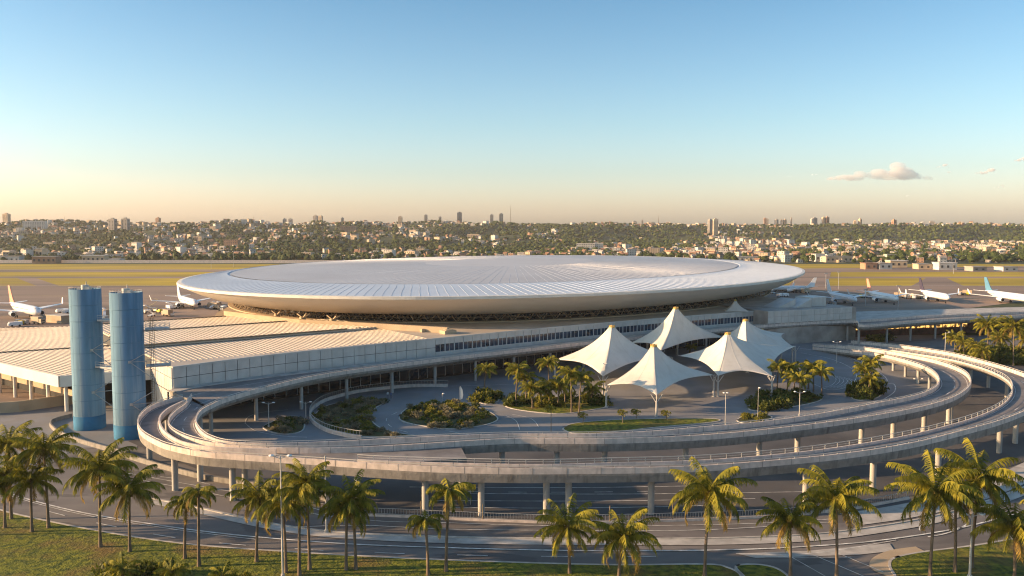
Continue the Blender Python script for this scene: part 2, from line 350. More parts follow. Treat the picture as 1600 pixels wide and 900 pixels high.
islands = {
 'small': [(411, 668), (425, 660), (440, 653), (460, 651), (474, 654), (476, 663), (472, 674), (450, 679), (425, 676)],
 'west': [(492, 652), (505, 637), (540, 628), (575, 625), (600, 629), (584, 640), (580, 655), (592, 668), (620, 677), (648, 682), (600, 684), (555, 682), (520, 675), (498, 665)],
 'lens': [(624, 652), (640, 637), (680, 630), (720, 631), (755, 640), (777, 653), (770, 661), (740, 668), (700, 671), (660, 666), (632, 660)],
 'palm': [(788, 632), (800, 625), (850, 621), (900, 622), (940, 626), (951, 635), (925, 641), (880, 647), (840, 645), (800, 639)],
 'oval': [(881, 669), (900, 662), (960, 657), (1040, 655), (1110, 655), (1125, 658), (1100, 662), (1020, 669), (950, 677), (900, 678), (884, 674)],
 'east': [(1170, 638), (1180, 626), (1220, 615), (1265, 617), (1284, 624), (1262, 632), (1205, 641), (1178, 642)],
 'far': [(1331, 621), (1345, 613), (1370, 611), (1377, 617), (1365, 624), (1342, 626)],
 'front': [(1152, 658), (1160, 652), (1180, 650), (1200, 650), (1206, 654), (1190, 659), (1165, 662)],
 'bush': [(742, 626), (748, 619), (765, 616), (778, 620), (778, 628), (760, 632)],
}
ISL = {}
for k, l in islands.items():
    ISL[k] = kerbed('planting_bed', l, M['grass'] if k in ('oval', 'palm', 'far') else M['soil'], z=0.12, kw=0.3)
# ------------------------------------------------------------------ markings on the roads
b = MB()
def mark(l, wd=0.16, z=0.125, dash=None):
    line = catmull(PX(l), 6)
    if dash: dashes(b, line, wd, z, *dash)
    else: strip(b, line, wd, z)
mark([(14, 772), (58, 785), (115, 799), (173, 810), (231, 819), (300, 829), (400, 840), (544, 851), (700, 857), (860, 861), (1000, 862), (1150, 860), (1260, 855), (1371, 846), (1500, 826), (1600, 800)], 0.3)
mark([(14, 775), (58, 788), (115, 802), (173, 813), (231, 822), (300, 832), (400, 844)], 0.14)
mark([(75, 800), (150, 818), (300, 845), (500, 861), (700, 868), (900, 871), (1120, 870)], 0.16, dash=(4, 7))
mark([(430, 826), (560, 822), (700, 828), (900, 830), (1100, 829), (1300, 817)], 0.14)
mark([(225, 745), (320, 762), (440, 782), (560, 812), (700, 818), (900, 823), (1150, 820), (1300, 812)], 0.14)
mark([(215, 750), (330, 772), (440, 795), (560, 815)], 0.14)
mark([(190, 740), (300, 752), (400, 775), (520, 790)], 0.14, dash=(3, 5))
mark([(1150, 866), (1230, 868), (1300, 862), (1400, 845)], 0.14)
for a, c in (((1230, 868), (1290, 902)), ((1270, 868), (1350, 902)), ((1310, 866), (1380, 895)), ((1180, 872), (1330, 872))): mark([a, ((a[0] + c[0]) / 2, (a[1] + c[1]) / 2), c], 0.14)
mark([(1437, 830), (1438, 820), (1448, 812), (1470, 806), (1500, 806), (1512, 812), (1508, 822), (1480, 834), (1450, 840)], 0.2)
for yy, x0, x1 in ((762, 640, 1150), (772, 680, 1280), (783, 660, 1180), (794, 700, 1100)): mark([(x0, yy), ((x0 + x1) / 2, yy + 1), (x1, yy - 3)], 0.16)
mark([(660, 768), (800, 770), (1000, 769), (1200, 762)], 0.14, dash=(3, 4))
# plaza
mark([(383, 662), (388, 652), (410, 645), (450, 641)], 0.16); mark([(383, 662), (400, 674), (440, 682), (480, 684)], 0.16)
mark([(620, 645), (604, 655), (612, 668), (650, 680)], 0.14, dash=(3, 3)); mark([(560, 600), (700, 604), (860, 600), (940, 610)], 0.14)
mark([(790, 650), (806, 658), (812, 672)], 0.14); mark([(800, 648), (830, 655), (842, 668)], 0.14)
mark([(1250, 545), (1310, 553), (1360, 575), (1385, 592), (1380, 608), (1350, 618)], 0.22); mark([(1252, 552), (1300, 562), (1335, 580), (1332, 600), (1300, 610), (1270, 600)], 0.18)
mark([(1370, 605), (1395, 600), (1398, 612), (1380, 625)], 0.25)
for k in range(6): mark([(1290 + k * 7, 585 + k * 1.2), (1306 + k * 6, 592 + k * 1), (1300 + k * 6, 602), (1284 + k * 6, 606)], 0.12)
mark([(660, 665), (760, 684), (900, 686), (1080, 676), (1240, 655), (1400, 620)], 0.14)
struct(b.build('lane_marking', M['paint']))
b = MB()
strip(b, catmull(PX([(237, 783), (320, 800), (390, 816), (460, 829), (544, 838), (700, 845), (860, 847.5), (1000, 848), (1140, 847), (1260, 842), (1342, 833), (1450, 815), (1540, 790), (1620, 760)]), 6), 2.3, 0.12)
struct(b.build('median_strip', M['pale_conc']))
b = MB(); l = catmull(PX([(237, 780), (320, 797), (390, 813), (460, 825), (544, 834), (700, 840.5), (860, 843), (1000, 843.5), (1140, 842), (1260, 837), (1342, 828), (1450, 810), (1540, 785), (1620, 755)]), 6)
wallstrip(b, l, 0.3, 0.02, 0.24); struct(b.build('kerb', M['kerb']))
b = MB(); strip(b, catmull(PX([(1330, 812), (1400, 802), (1480, 785), (1560, 758), (1640, 720)]), 6), 5.0, 0.115); struct(b.build('footpath', M['pale_conc']))
poly('pavement_patch', [(1150, 866), (1260, 862), (1390, 850), (1398, 862), (1340, 868), (1180, 873)], 0.11, M['pale_conc'])
# ------------------------------------------------------------------ elevated roads
TOP = 1.2
def ribbon_rows(pairs, sub=5):
    """pairs of ((x, y, z), (x, y, z)) barrier-top positions -> smoothed world edges"""
    a = catmull([p[0] for p in pairs], sub); c = catmull([p[1] for p in pairs], sub)
    return a, c
def pr(x0, y0, x1, y1, z=8.2, z1=None): return (P(x0, y0, z), P(x1, y1, z if z1 is None else z1))
def elevated(name, label, outer, inner, group, wall_o=True, wall_i=True, wh=0.9, whi=None, deep=1.35, o_range=None, i_range=None):
    root = empty(name, label, 'elevated road', tuple(Vector((outer[0].x, outer[0].y, 0))), group=group)
    org = Vector(root.location)
    o_ = [p - org for p in outer]; i_ = [p - org for p in inner]
    n = len(o_); b = MB(); vs = []
    for k in range(n):
        zo, zi = o_[k].z - TOP, i_[k].z - TOP
        d = i_[k] - o_[k]; d.z = 0; wv = d.normalized() * min(1.3, d.length * 0.25)
        vs += [(o_[k].x, o_[k].y, zo), (i_[k].x, i_[k].y, zi), (i_[k].x, i_[k].y, zi - 0.55), (i_[k].x - wv.x, i_[k].y - wv.y, zi - deep), (o_[k].x + wv.x * .15, o_[k].y + wv.y * .15, zo - deep), (o_[k].x, o_[k].y, zo - 0.3)]
    m = 6
    for k in range(n - 1):
        for j in range(m):
            a0, a1 = m * k + j, m * k + (j + 1) % m
            b.f.append((a0, a1, a1 + m, a0 + m)); b.m.append(1 if j == 0 else 0); b.sm.append(False)
    b.f += [tuple(range(m)), tuple(m * (n - 1) + j for j in range(m - 1, -1, -1))]; b.m += [0, 0]; b.sm += [False] * 2
    b.v = vs
    b.build('deck', [M['concrete'], M['deck_asphalt']], root)
    for edge, other, on, rg, hh in ((o_, i_, wall_o, o_range, wh), (i_, o_, wall_i, i_range, whi or wh)):
        if not on: continue
        ins = []
        for k in range(n):
            d = other[k] - edge[k]; d.z = 0; q = d.normalized() * 0.13
            ins.append(Vector((edge[k].x + q.x, edge[k].y + q.y, edge[k].z - TOP)))
        if rg: ins = ins[int(rg[0] * (n - 1)):int(rg[1] * (n - 1)) + 1]
        b = MB(); wallstrip(b, ins, 0.24, -0.02, hh); 
        jp = even(ins, 5.0)
        for p, q in zip(jp[1:], jp[2:]): b.box((p.x, p.y, p.z + hh / 2), (0.07, 0.27, hh + 0.02), math.atan2(q.y - p.y, q.x - p.x), 1)
        b.build('parapet', [M['wall_conc'], M['concrete']], root)
        b = MB(); wallstrip(b, ins, 0.09, TOP - 0.07, TOP + 0.03)
        if hh < 0.9: wallstrip(b, ins, 0.05, (hh + TOP) / 2 - 0.03, (hh + TOP) / 2 + 0.02)
        pp = even(ins, 2.6)
        for j, p in enumerate(pp):
            b.box((p.x, p.y, p.z + (hh + TOP) / 2), (0.08, 0.08, TOP - hh), 0)
        b.build('railing', M['rail'], root)
    return root, org, o_, i_
def kerblines(root, o_, i_, fr=(0.12, 0.88), dash_at=0.5, rng=(0, 1)):
    b = MB(); n = len(o_); k0, k1 = int(rng[0] * (n - 1)), int(rng[1] * (n - 1)) + 1
    for f in fr:
        strip(b, [o_[k].lerp(i_[k], f) - Vector((0, 0, TOP)) for k in range(k0, k1)], 0.13, 0.015)
    if dash_at: dashes(b, [o_[k].lerp(i_[k], dash_at) - Vector((0, 0, TOP)) for k in range(k0, k1)], 0.14, 0.018, 3, 6)
    b.build('lane_marking', M['paint'], root)
def pillar_at(root, org, p, ztop, r=0.5, square=False):
    b = MB(); x, y = p.x, p.y
    if square: b.box((x, y, (ztop) / 2), (1.0, 0.8, ztop))
    else:
        b.tube((x, y, 0.0), (x, y, ztop - 0.45), r, r, 12)
        b.tube((x, y, ztop - 0.45), (x, y, ztop + 0.02), r, r * 1.5, 12)
    b.build('pillar', M['pillar'], root)
A = [pr(285, 616, 290, 623), pr(262, 621.5, 268, 633), pr(236, 631, 256, 641.5), pr(219, 645, 249.5, 650), pr(214.5, 657, 250, 660), pr(222, 672, 257, 671), pr(248, 687, 272, 682), pr(272, 694.5, 291, 689.5), pr(314, 702.5, 328, 696), pr(370, 707, 375, 698.5),
     pr(418, 710, 420, 699.5), pr(480, 713.5, 480, 702), pr(530, 717, 530, 707), pr(580, 720.5, 580, 711), pr(650, 724.5, 650, 713.5), pr(720, 727, 720, 715.5), pr(800, 728.5, 800, 717), pr(870, 728.5, 870, 717), pr(980, 727.5, 970, 714.5), pr(1089, 725, 1080, 711.5), pr(1205, 716.5, 1190, 704), pr(1315, 706, 1290, 693.5),
     pr(1420, 690, 1390, 678), pr(1500, 671, 1466, 661.5), pr(1575, 650, 1532, 642), pr(1622, 628, 1568, 623.5), pr(1636, 607, 1581, 606), pr(1625, 591, 1576, 590.5, 8.0), pr(1590, 577.5, 1551, 576, 7.4), pr(1542, 563.5, 1512, 563.5, 6.4), pr(1487, 550, 1475, 555.5, 5.0), pr(1425, 540.5, 1412, 546, 3.4), pr(1380, 535.5, 1375, 541, 2.2), pr(1330, 531, 1325, 536, 1.3)]
Ao, Ai = ribbon_rows(A)
rA, orgA, oA, iA = elevated('elevated_ramp', 'long outer concrete ramp curving round the whole forecourt in front of the terminal', Ao, Ai, 'elevated ring ramps', i_range=(0.385, 1.0), whi=0.45)
# the wall between the two ramps on the west bend
wl = Ai[:int(0.32 * (len(Ai) - 1))]
b = MB(); l = [p - orgA - Vector((0, 0, TOP)) for p in wl]; wallstrip(b, l, 0.3, -0.02, 1.05); b.build('dividing_wall', M['wall_conc'], rA)
kerblines(rA, oA, iA, (0.1, 0.9), 0.5, (0.5, 0.97))
kerblines(rA, oA, iA, (0.12, 0.9), None, (0.0, 0.3))
B = [pr(300, 613, 330, 629), pr(290, 627, 318, 635.5), pr(276, 637, 310.5, 643), pr(265, 648, 307, 652), pr(262, 658, 308.5, 660), pr(271, 669, 317, 671), pr(297, 680.5, 332, 680), pr(340, 690, 358, 686.5), pr(400, 695, 410, 689), pr(460, 697, 460, 688.5), pr(530, 696.5, 530, 686), pr(600, 694, 600, 682), pr(660, 690.5, 660, 679.5), pr(720, 686.5, 720, 677), pr(800, 682.5, 800, 674.5),
     pr(870, 682.5, 870, 674.5), pr(950, 682.5, 940, 674), pr(1048, 679.5, 1030, 669.5), pr(1130, 674.5, 1110, 662.5), pr(1217, 666, 1195, 655), pr(1330, 652, 1290, 641.5), pr(1425, 636, 1370, 626.5), pr(1482, 621, 1428, 615), pr(1510, 606, 1458, 603.5), pr(1518, 592, 1467, 592), pr(1507, 577.5, 1460, 580, 7.6), pr(1475, 564.5, 1443, 570, 6.8), pr(1437, 555.5, 1412, 560, 5.8), pr(1375, 545, 1375, 551.5, 4.2), pr(1330, 540, 1325, 546, 2.8), pr(1270, 536, 1270, 541, 1.3)]
Bo, Bi = ribbon_rows(B)
rB, orgB, oB, iB = elevated('elevated_ramp', 'inner concrete ramp looping between the outer ramp and the planted forecourt', Bo, Bi, 'elevated ring ramps', o_range=(0.01, 1.0), i_range=(0.0, 1.0))
kerblines(rB, oB, iB, (0.12, 0.9), 0.5, (0.02, 0.98))
# deck where the two ramps run together
k0 = int(0.30 * (len(Ai) - 1)); k1 = int(0.47 * (len(Ai) - 1))
ga = [p - orgA - Vector((0, 0, TOP + 0.02)) for p in Ai[k0:k1]]
gb = []
for p in Ai[k0:k1]:
    q = min(Bo, key=lambda r: (r - p).length); gb.append(q - orgA - Vector((0, 0, TOP + 0.02)))
ga = [a if (a - g).length < 7 else g.lerp(a, 7 / (a - g).length) for a, g in zip(ga, gb)]
b = MB(); n = len(ga); vs = []
for a, g in zip(ga, gb): vs += [a, g, g - Vector((0, 0, 1.2)), a - Vector((0, 0, 1.2))]
for k in range(n - 1):
    for j in range(4):
        c0, c1 = 4 * k + j, 4 * k + (j + 1) % 4; b.f.append((c0, c1, c1 + 4, c0 + 4)); b.m.append(0 if j == 0 else 1); b.sm.append(False)
b.f += [(0, 1, 2, 3), (4 * n - 1, 4 * n - 2, 4 * n - 3, 4 * n - 4)]; b.m += [1, 1]; b.sm += [False] * 2; b.v = [tuple(v) for v in vs]
b.build('gore_deck', [M['deck_asphalt'], M['concrete']], rA)
# pillars
def pillars(root, org, o_, i_, cols, lo, hi, mid=0.5, r=0.5):
    n = len(o_)
    for x in cols:
        best = None
        for k in range(int(lo * (n - 1)), int(hi * (n - 1))):
            q = o_[k].lerp(i_[k], mid); px, _ = proj(q + org)
            if best is None or abs(px - x) < best[0]: best = (abs(px - x), q)
        q = best[1]; zt = q.z - TOP - 1.32
        if zt > 0.8: pillar_at(root, org, q, zt, r)
pillars(rA, orgA, oA, iA, [270, 361, 455, 556, 665, 757, 858, 885, 1022, 1127, 1257, 1372, 1470, 1563, 1600], 0.16, 0.76)
pillars(rB, orgB, oB, iB, [380, 470, 722, 786, 870, 940, 1070, 1180, 1247, 1355, 1400, 1444, 1482, 1497], 0.2, 0.78)
n = len(oA)
for p in even([oA[k].lerp(iA[k], .35) for k in range(int(.8 * n), n)], 13)[1:]:
    if 2.4 < p.z - TOP: pillar_at(rA, orgA, p, p.z - TOP - 1.3, 0.45)
n = len(oB)
for p in even([oB[k].lerp(iB[k], .75) for k in range(int(.8 * n), n)], 10)[1:]:
    if p.z - TOP > 2.4: pillar_at(rB, orgB, p, p.z - TOP - 1.3, 0.4)
for p in even([oB[k].lerp(iB[k], .6) for k in range(3, 30)], 14): pillar_at(rB, orgB, p, p.z - TOP - 1.3, 0.5)
for p in even([oA[k].lerp(iA[k], .5) for k in range(6, 26)], 14): pillar_at(rA, orgA, p, p.z - TOP - 1.3, 0.5)
# departures road along the facade and on to the east
D = [(L(-74, -6, 8.2), P(328, 630.5, 8.2)), (L(-66, -2.6, 8.2), P(352, 620, 8.2)), (L(-48, -0.9, 8.2), P(416, 602, 8.2)), (L(-24, -0.3, 8.2), P(520, 580, 8.2)), (L(0, 0.1, 8.2), L(0, -8, 8.2)), (L(30, 0.6, 8.2), L(30, -8, 8.2)), (L(62, 0.0, 8.2), L(62, -8.2, 8.2)), (L(100, -2.4, 8.2), L(100, -10.5, 8.2)),
     (L(138, -6.5, 8.2), L(138, -14.5, 8.2)), (L(170, -17, 8.2), L(168, -24, 8.2)), (P(1345, 498.5, 8.2), P(1350, 506, 8.2)), (P(1450, 492, 8.2), P(1450, 498.5, 8.2)), (P(1600, 485.5, 8.2), P(1600, 491, 8.2)), (P(1760, 480, 8.2), P(1760, 484.5, 8.2))]
Do, Di = ribbon_rows(D, 6)
rD, orgD, oD, iD = elevated('elevated_road', 'straight departures viaduct along the panelled terminal front and on past its end', Do, Di, None, o_range=(0.78, 1.0))
kerblines(rD, oD, iD, (0.4, 0.75), None)
b = MB(); wallstrip(b, [p - Vector((0, 0, TOP)) + (q - p).normalized() * 1.6 for p, q in zip(oD[:int(.7 * len(oD))], iD)], 3.0, -0.01, 0.16); b.build('pavement', M['pale_conc'], rD)
ps = even([oD[k].lerp(iD[k], .78) for k in range(4, len(oD))], 13.5)
for p in ps: pillar_at(rD, orgD, p, p.z - TOP - 1.3, 0.42)
#@@PART3
# ------------------------------------------------------------------ terminal
FAC = [L(-73, -4.5), L(-48, -0.2), L(-20, 0.9), L(0, 1.2), L(30, 1.8), L(62, 1.2), L(100, -1.2), L(138, -5.2)]
FL = catmull(FAC, 8); ROOF_Z = 12.0
M['brownroof'] = mat('brown_roof_sheet', (0.38, 0.31, 0.24), 0.85, 0.15, 0.15)
term = empty('terminal_building', 'long terminal block with panelled front and ribbed tan roof under the disc', 'airport terminal')
b = MB()
roofpts = [p.copy() for p in FL] + [L(150, 4), L(172, 40), L(172, 190), L(16, 190), L(-28, 108), L(-34, 92), L(-73, 92)]
b.prism([(p.x, p.y) for p in roofpts], 6.2, 11.55, 0); b.build('upper_wall', M['groove'], term)
inner = []
b = MB(); glp = [p + E2 * 3.2 for p in FL] + [L(150, 10), L(160, 180), L(22, 184), L(-60, 80), L(-69, 6)]
b.prism([(p.x, p.y) for p in glp], 0.0, 6.2, 0); b.build('lower_wall', M['dark'], term)
# facade panels
def along(line, d):
    acc = 0
    for a, c in zip(line, line[1:]):
        l = (c - a).length
        if acc + l >= d: return a.lerp(c, (d - acc) / l), math.atan2(c.y - a.y, c.x - a.x)
        acc += l
    return line[-1], math.atan2(line[-1].y - line[-2].y, line[-1].x - line[-2].x)
total = sum((c - a).length for a, c in zip(FL, FL[1:]))
b = MB(); g = MB(); mu = MB(); pw = 3.15; k = 0; d = pw / 2
while d < total:
    p, an = along(FL, d); nx, ny = math.sin(an), -math.cos(an); sdist = (p - O).dot(E1)
    def pb(mb, z0, z1, off, wdt, mi=0, shift=0.0): mb.box((p.x + nx * off + math.cos(an) * shift, p.y + ny * off + math.sin(an) * shift, (z0 + z1) / 2), (wdt, 0.16, z1 - z0), an, mi)
    if sdist < -1.5:
        pb(b, 9.35 + 0.06, 11.62, 0.06, pw - 0.13); pb(b, 6.9, 9.35 - 0.06, 0.06, pw - 0.13)
    else:
        pb(b, 10.15, 11.62, 0.06, pw - 0.12); pb(b, 6.9, 7.95, 0.06, pw - 0.05)
        g = MB(); pb(g, 7.95, 10.15, 0.0, pw - .02); wo = g.build('window', M['glassblue'], term)
        mu = MB(); mu.box((p.x + nx * .1 + math.cos(an) * pw / 2, p.y + ny * .1 + math.sin(an) * pw / 2, 9.05), (0.26, 0.14, 2.2), an)
        mu.box((p.x + nx * .1, p.y + ny * .1, 9.05), (0.10, 0.10, 2.2), an); mu.box((p.x + nx * .1, p.y + ny * .1, 8.0), (pw, .12, .14), an); mu.build('frame', M['mullion'], wo)
    d += pw
b.build('facade_panel', M['panel'], term)
# west end wall with its pipe
b = MB()
for i in range(6):
    q0, q1 = L(-73.1, -4.2 + i * 3), L(-73.1, -4.2 + i * 3 + 2.85)
    for z0, z1 in ((6.2, 9.3), (9.42, 11.6)): b.beam(q0.lerp(q1, 0.0) + Vector((0, 0, (z0 + z1) / 2)), q1 + Vector((0, 0, (z0 + z1) / 2)), 0.15, z1 - z0)
for i in range(6):
    q0, q1 = L(-73.1, -4.2 + i * 3), L(-73.1, -4.2 + i * 3 + 2.85); b.beam(q0 + Vector((0, 0, 3.0)), q1 + Vector((0, 0, 3.0)), 0.15, 6.0)
b.build('end_panel', M['panel'], term)
b = MB(); q = L(-73.2, -4.8); b.tube(q, q + Vector((0, 0, 11.8)), 0.17, n=8); b.build('drainpipe', M['fascia'], term)
b = MB(); wallstrip(b, [p + Vector((0, 0, 0)) for p in FL], 0.5, 11.6, 12.02); b.build('coping', M['panel'], term)
# roof in three long steps
def roofstep(s0a, s0b, s1, t0, t1, z, ribs=True, seg=None):
    q = [L(s0a, t0), L(s1, t0), L(s1, t1), L(s0b, t1)]
    b = MB(); b.prism([(p.x, p.y) for p in q], z - 0.5, z, 0); b.build('roof', M['roof'], term)
    if ribs:
        b = MB(); s = s0a + 0.6
        while s < s1: b.beam(L(s, t0 + 0.1, z + 0.05), L(s, t1 - 0.1, z + 0.02), 0.16, 0.13); s += 1.25
        b.build('roof_rib', M['roofrib'], term)
b = MB(); rp = [(p.x, p.y) for p in [q + E2 * 0.3 for q in FL] + [L(138, 30), L(-73, 30)]]
b.prism(rp, 11.5, 11.98, 0); b.build('roof', M['roof'], term)
b = MB(); s = -72.0
while s < -2: b.beam(L(s, 2.0, 12.0), L(s, 29.9, 12.0), 0.16, 0.13); s += 1.25
b.build('roof_rib', M['roofrib'], term)
roofstep(-73, -73, -4, 30, 61, 12.6); roofstep(-73, -73, -16, 61, 92, 12.2)
b = MB()
for t, z in ((30, 12.75), (61, 12.75)): b.beam(L(-73, t, z), L(-14, t, z), 0.5, 0.35)
b.beam(L(-73, 92, 12.3), L(-30, 92, 12.3), 0.4, 0.4); b.build('roof_gutter', M['brown_steel'], term)
b = MB(); rp = [L(-4, 30), L(138, 30), L(172, 42), L(172, 190), L(16, 190), L(-28, 108), L(-34, 92), L(-16, 92), L(-16, 61), L(-4, 61)]
b.prism([(p.x, p.y) for p in rp], 11.5, 12.0, 0); b.build('main_roof', M['brownroof'], term)
# ground floor glazing and columns behind the road pillars
b = MB(); g = MB(); mu = MB(); d = 1.0
while d < total - 1:
    p, an = along(FL, d); p = p + E2 * 2.9
    g.box((p.x, p.y, 3.3), (3.01, 0.12, 5.2), an); mu.box((p.x + math.cos(an) * 1.5, p.y + math.sin(an) * 1.5, 3.2), (0.14, 0.25, 5.4), an)
    mu.box((p.x, p.y, 3.4), (3.0, 0.2, 0.1), an)
    if 0: b.box((p.x + random.uniform(-1, 1), p.y - 0.1, 1.4 + random.random()), (random.uniform(.4, 1.4), 0.1, random.uniform(.6, 1.8)), an, random.choice((0, 0, 1)))
    d += 3.0
g.build('entrance_glazing', M['glass'], term); mu.build('glazing_frame', M['silosteel'], term)
# ------------------------------------------------------------------ west wing with low roof
wing = empty('terminal_wing', 'low west wing with wide ribbed roof on columns behind the blue silos', 'terminal wing')
b = MB(); q = [L(-92, 16), L(-73.4, 16), L(-73.4, 119), L(-103, 119)]
q = [P(92, 588, 9), P(262, 575, 9), P(330, 505, 9), P(110, 510, 9), P(-30, 520, 9), P(-190, 531, 9), P(-60, 553.5, 9)]
b.prism([(p.x, p.y) for p in q], 8.6, 9.0, 0); b.build('roof', M['roof'], wing)
b = MB(); w0, w1 = P(92, 588, 9), P(-70, 551.5, 9); w2 = P(262, 575, 9)
b.beam(w0 - Vector((0, 0, 1.2)), w1 - Vector((0, 0, 1.2)), 0.4, 2.6); b.beam(w0 + (w2 - w0).normalized() * 0.2 - Vector((0, 0, 1.2)), w2 - Vector((0, 0, 1.2)), 0.4, 2.6)
b.build('fascia', M['fascia'], wing)
b = MB(); ad = (w1 - w0).normalized(); bd = (w2 - w0).normalized()
k = 1.0
while k < 90: 
    a_ = w0 + ad * 0 + bd * k * 0
    k += 1.25
n = 56
back = [P(110, 510, 9), P(-190, 531, 9)]
def hit(f0, d_, B0, B1): nb = Vector((-(B1 - B0).y, (B1 - B0).x, 0)); return (B0 - f0).dot(nb) / d_.dot(nb)
k = 0.6; Lf = (w2 - w0).length; d_ = (w1 - w0).normalized()
while k < 70:                               # seams run back from the front edge
    f0 = w0 + bd * k; t0 = 0.5 if k < Lf else hit(f0, d_, w2, P(330, 505, 9)) + 0.5; t1 = hit(f0, d_, P(110, 510, 9), P(330, 505, 9)) - 0.6
    if t0 < t1: b.beam(f0 + d_ * t0 + Vector((0, 0, 0.05)), f0 + d_ * t1 + Vector((0, 0, 0.05)), 0.15, 0.12)
    k += 1.25
for i in range(1, 30):
    f0 = w0 - bd * i * 1.25 + ad * 30; b.beam(f0 + ad * (8 + i * .9) + Vector((0, 0, 0.05)), f0 + ad * 56 + Vector((0, 0, 0.05)), 0.15, 0.14) if False else None
b.build('roof_rib', M['roofrib'], wing)
b = MB(); b.beam(w0 + ad * 52.7 + Vector((0, 0, 0.1)), w0 + ad * 52.7 + bd * 55 + Vector((0, 0, 0.1)), 0.7, 0.4); b.build('roof_gutter', M['brown_steel'], wing)
for i in range(8):
    p = w0 + ad * (4 + i * 9) + bd * 3.0; c = MB(); c.tube((p.x, p.y, 0), (p.x, p.y, 8.6), 0.45, n=10); c.build('column', M['fascia'], wing)
for i in range(3):
    p = w0 + ad * 3 + bd * (10 + i * 9); c = MB(); c.tube((p.x, p.y, 0), (p.x, p.y, 8.6), 0.45, n=10); c.build('column', M['fascia'], wing)
b = MB(); q = [w0 + ad * 10 + bd * 9, w0 + ad * 60 + bd * 9, w0 + ad * 60 + bd * 30, w0 + ad * 10 + bd * 32]
b.prism([(p.x, p.y) for p in q], 0, 8.5); b.build('inner_wall', M['dark'], wing)
b = MB(); q0 = w0 + ad * 2 + bd * 5.5; b.beam(Vector((q0.x, q0.y, 3.8)), Vector((q0.x, q0.y, 3.8)) + ad * 84, 0.4, 1.4); b.build('gallery_edge', M['tan'], wing)
# low tan boundary wall west of the silos
b = MB(); l = PX([(-60, 650), (30, 644), (112, 632)]); wallstrip(b, l, 0.5, 0.02, 2.6); o = b.build('boundary_wall', M['tan']); tag(o, 'low tan boundary wall in front of the open west wing', 'wall')
b = MB(); l = catmull(PX([(112, 652), (80, 662), (88, 676), (118, 690), (158, 702), (200, 712)]), 6); wallstrip(b, l, 0.35, 0.02, 0.9); o = b.build('curved_wall', M['concrete']); tag(o, 'curved concrete wall sweeping round the foot of the blue silos', 'wall')
b = MB(); l = catmull(PX([(186, 712), (248, 731), (318, 749), (400, 762), (475, 774), (520, 786)]), 6); wallstrip(b, l, 0.4, 0.02, 0.9); o = b.build('retaining_wall', M['concrete']); tag(o, 'long low concrete wall between the front road and the outer ramp', 'wall')
# ------------------------------------------------------------------ the disc
DC = Vector((7.0, 420.8, 0)); U1 = Vector((0.4750, 0.8800, 0)); U2 = Vector((0.8800, -0.4750, 0)); RA, RB = 182.2, 131.5
disc = empty('disc_roof_building', 'huge pale metal saucer roof standing on dark steel struts above the terminal', 'landmark roof', (DC.x, DC.y, 12))
SH = U2 * -13 + U1 * 6
def ring(r, z, a, shift=0.0): return U1 * (RA * r * math.cos(a)) + U2 * (RB * r * math.sin(a)) + SH * shift + Vector((0, 0, z - 12))
NS = 256
def surf(prof, name, m, sm=True):
    b = MB(); vs = []
    for r, z, sh in prof:
        for k in range(NS): vs.append(ring(r, z, -2 * math.pi * k / NS, sh))
    fs = [(i * NS + k, i * NS + (k + 1) % NS, (i + 1) * NS + (k + 1) % NS, (i + 1) * NS + k) for i in range(len(prof) - 1) for k in range(NS)]
    b.add(vs, fs, 0, sm); return b.build(name, m, disc)
surf([(0.0, 14.3, 0), (0.6, 14.2, 0), (0.80, 14.1, 0), (0.86, 14.3, 0), (0.90, 15.1, 0), (0.935, 16.5, 0), (0.965, 18.4, 0), (0.985, 20.0, 0), (0.996, 21.2, 0)], 'underside', M['discunder'])
surf([(0.996, 21.2, 0), (1.003, 21.35, 0), (1.003, 22.2, 0), (0.994, 22.3, 0)], 'rim', M['fascia'], False)
surf([(0.994, 22.3, 0), (0.95, 22.75, 0.35), (0.90, 23.2, 0.7), (0.862, 23.55, 1)], 'outer_band', M['discband'])
surf([(0.862, 23.55, 1), (0.858, 23.3, 1), (0.853, 23.3, 1)], 'seam_gutter', M['discgap'], False)
dome = [(0.853, 23.5, 1), (0.75, 23.95, 0.97), (0.6, 24.5, 0.92), (0.45, 24.95, 0.88), (0.3, 25.25, 0.84), (0.15, 25.4, 0.82), (0.0, 25.45, 0.8)]
surf(dome, 'dome', M['disctop'])
b = MB(); g = MB()
for k in range(300):
    a = 2 * math.pi * k / 300
    pts = [ring(r, z + 0.01, a, sh) for r, z, sh in ((0.994, 22.3, 0), (0.95, 22.75, 0.35), (0.90, 23.2, 0.7), (0.864, 23.5, 1))]
    for p, q in zip(pts, pts[1:]): b.beam(p, q, 0.15, 0.08)
b.build('band_seam', M['discgap'], disc)
for k in range(220):
    a = 2 * math.pi * (k + 0.4) / 220
    rr = dome[:5] if k % 2 == 0 else dome[:3]
    if k % 4 == 1: rr = dome[:4]
    pts = [ring(r, z + 0.0, a, sh) for r, z, sh in rr]
    for p, q in zip(pts, pts[1:]): g.beam(p, q, 0.14, 0.06)
g.build('dome_seam', M['discseam'], disc)
# panel joints on the underside
b = MB()
for k in range(128):
    a = 2 * math.pi * k / 128
    pts = [ring(r + .002, z - 0.02, a) for r, z in ((0.86, 14.3), (0.90, 15.1), (0.935, 16.5), (0.965, 18.4), (0.985, 20.0))]
    for p, q in zip(pts, pts[1:]): b.beam(p, q, 0.07, 0.07)

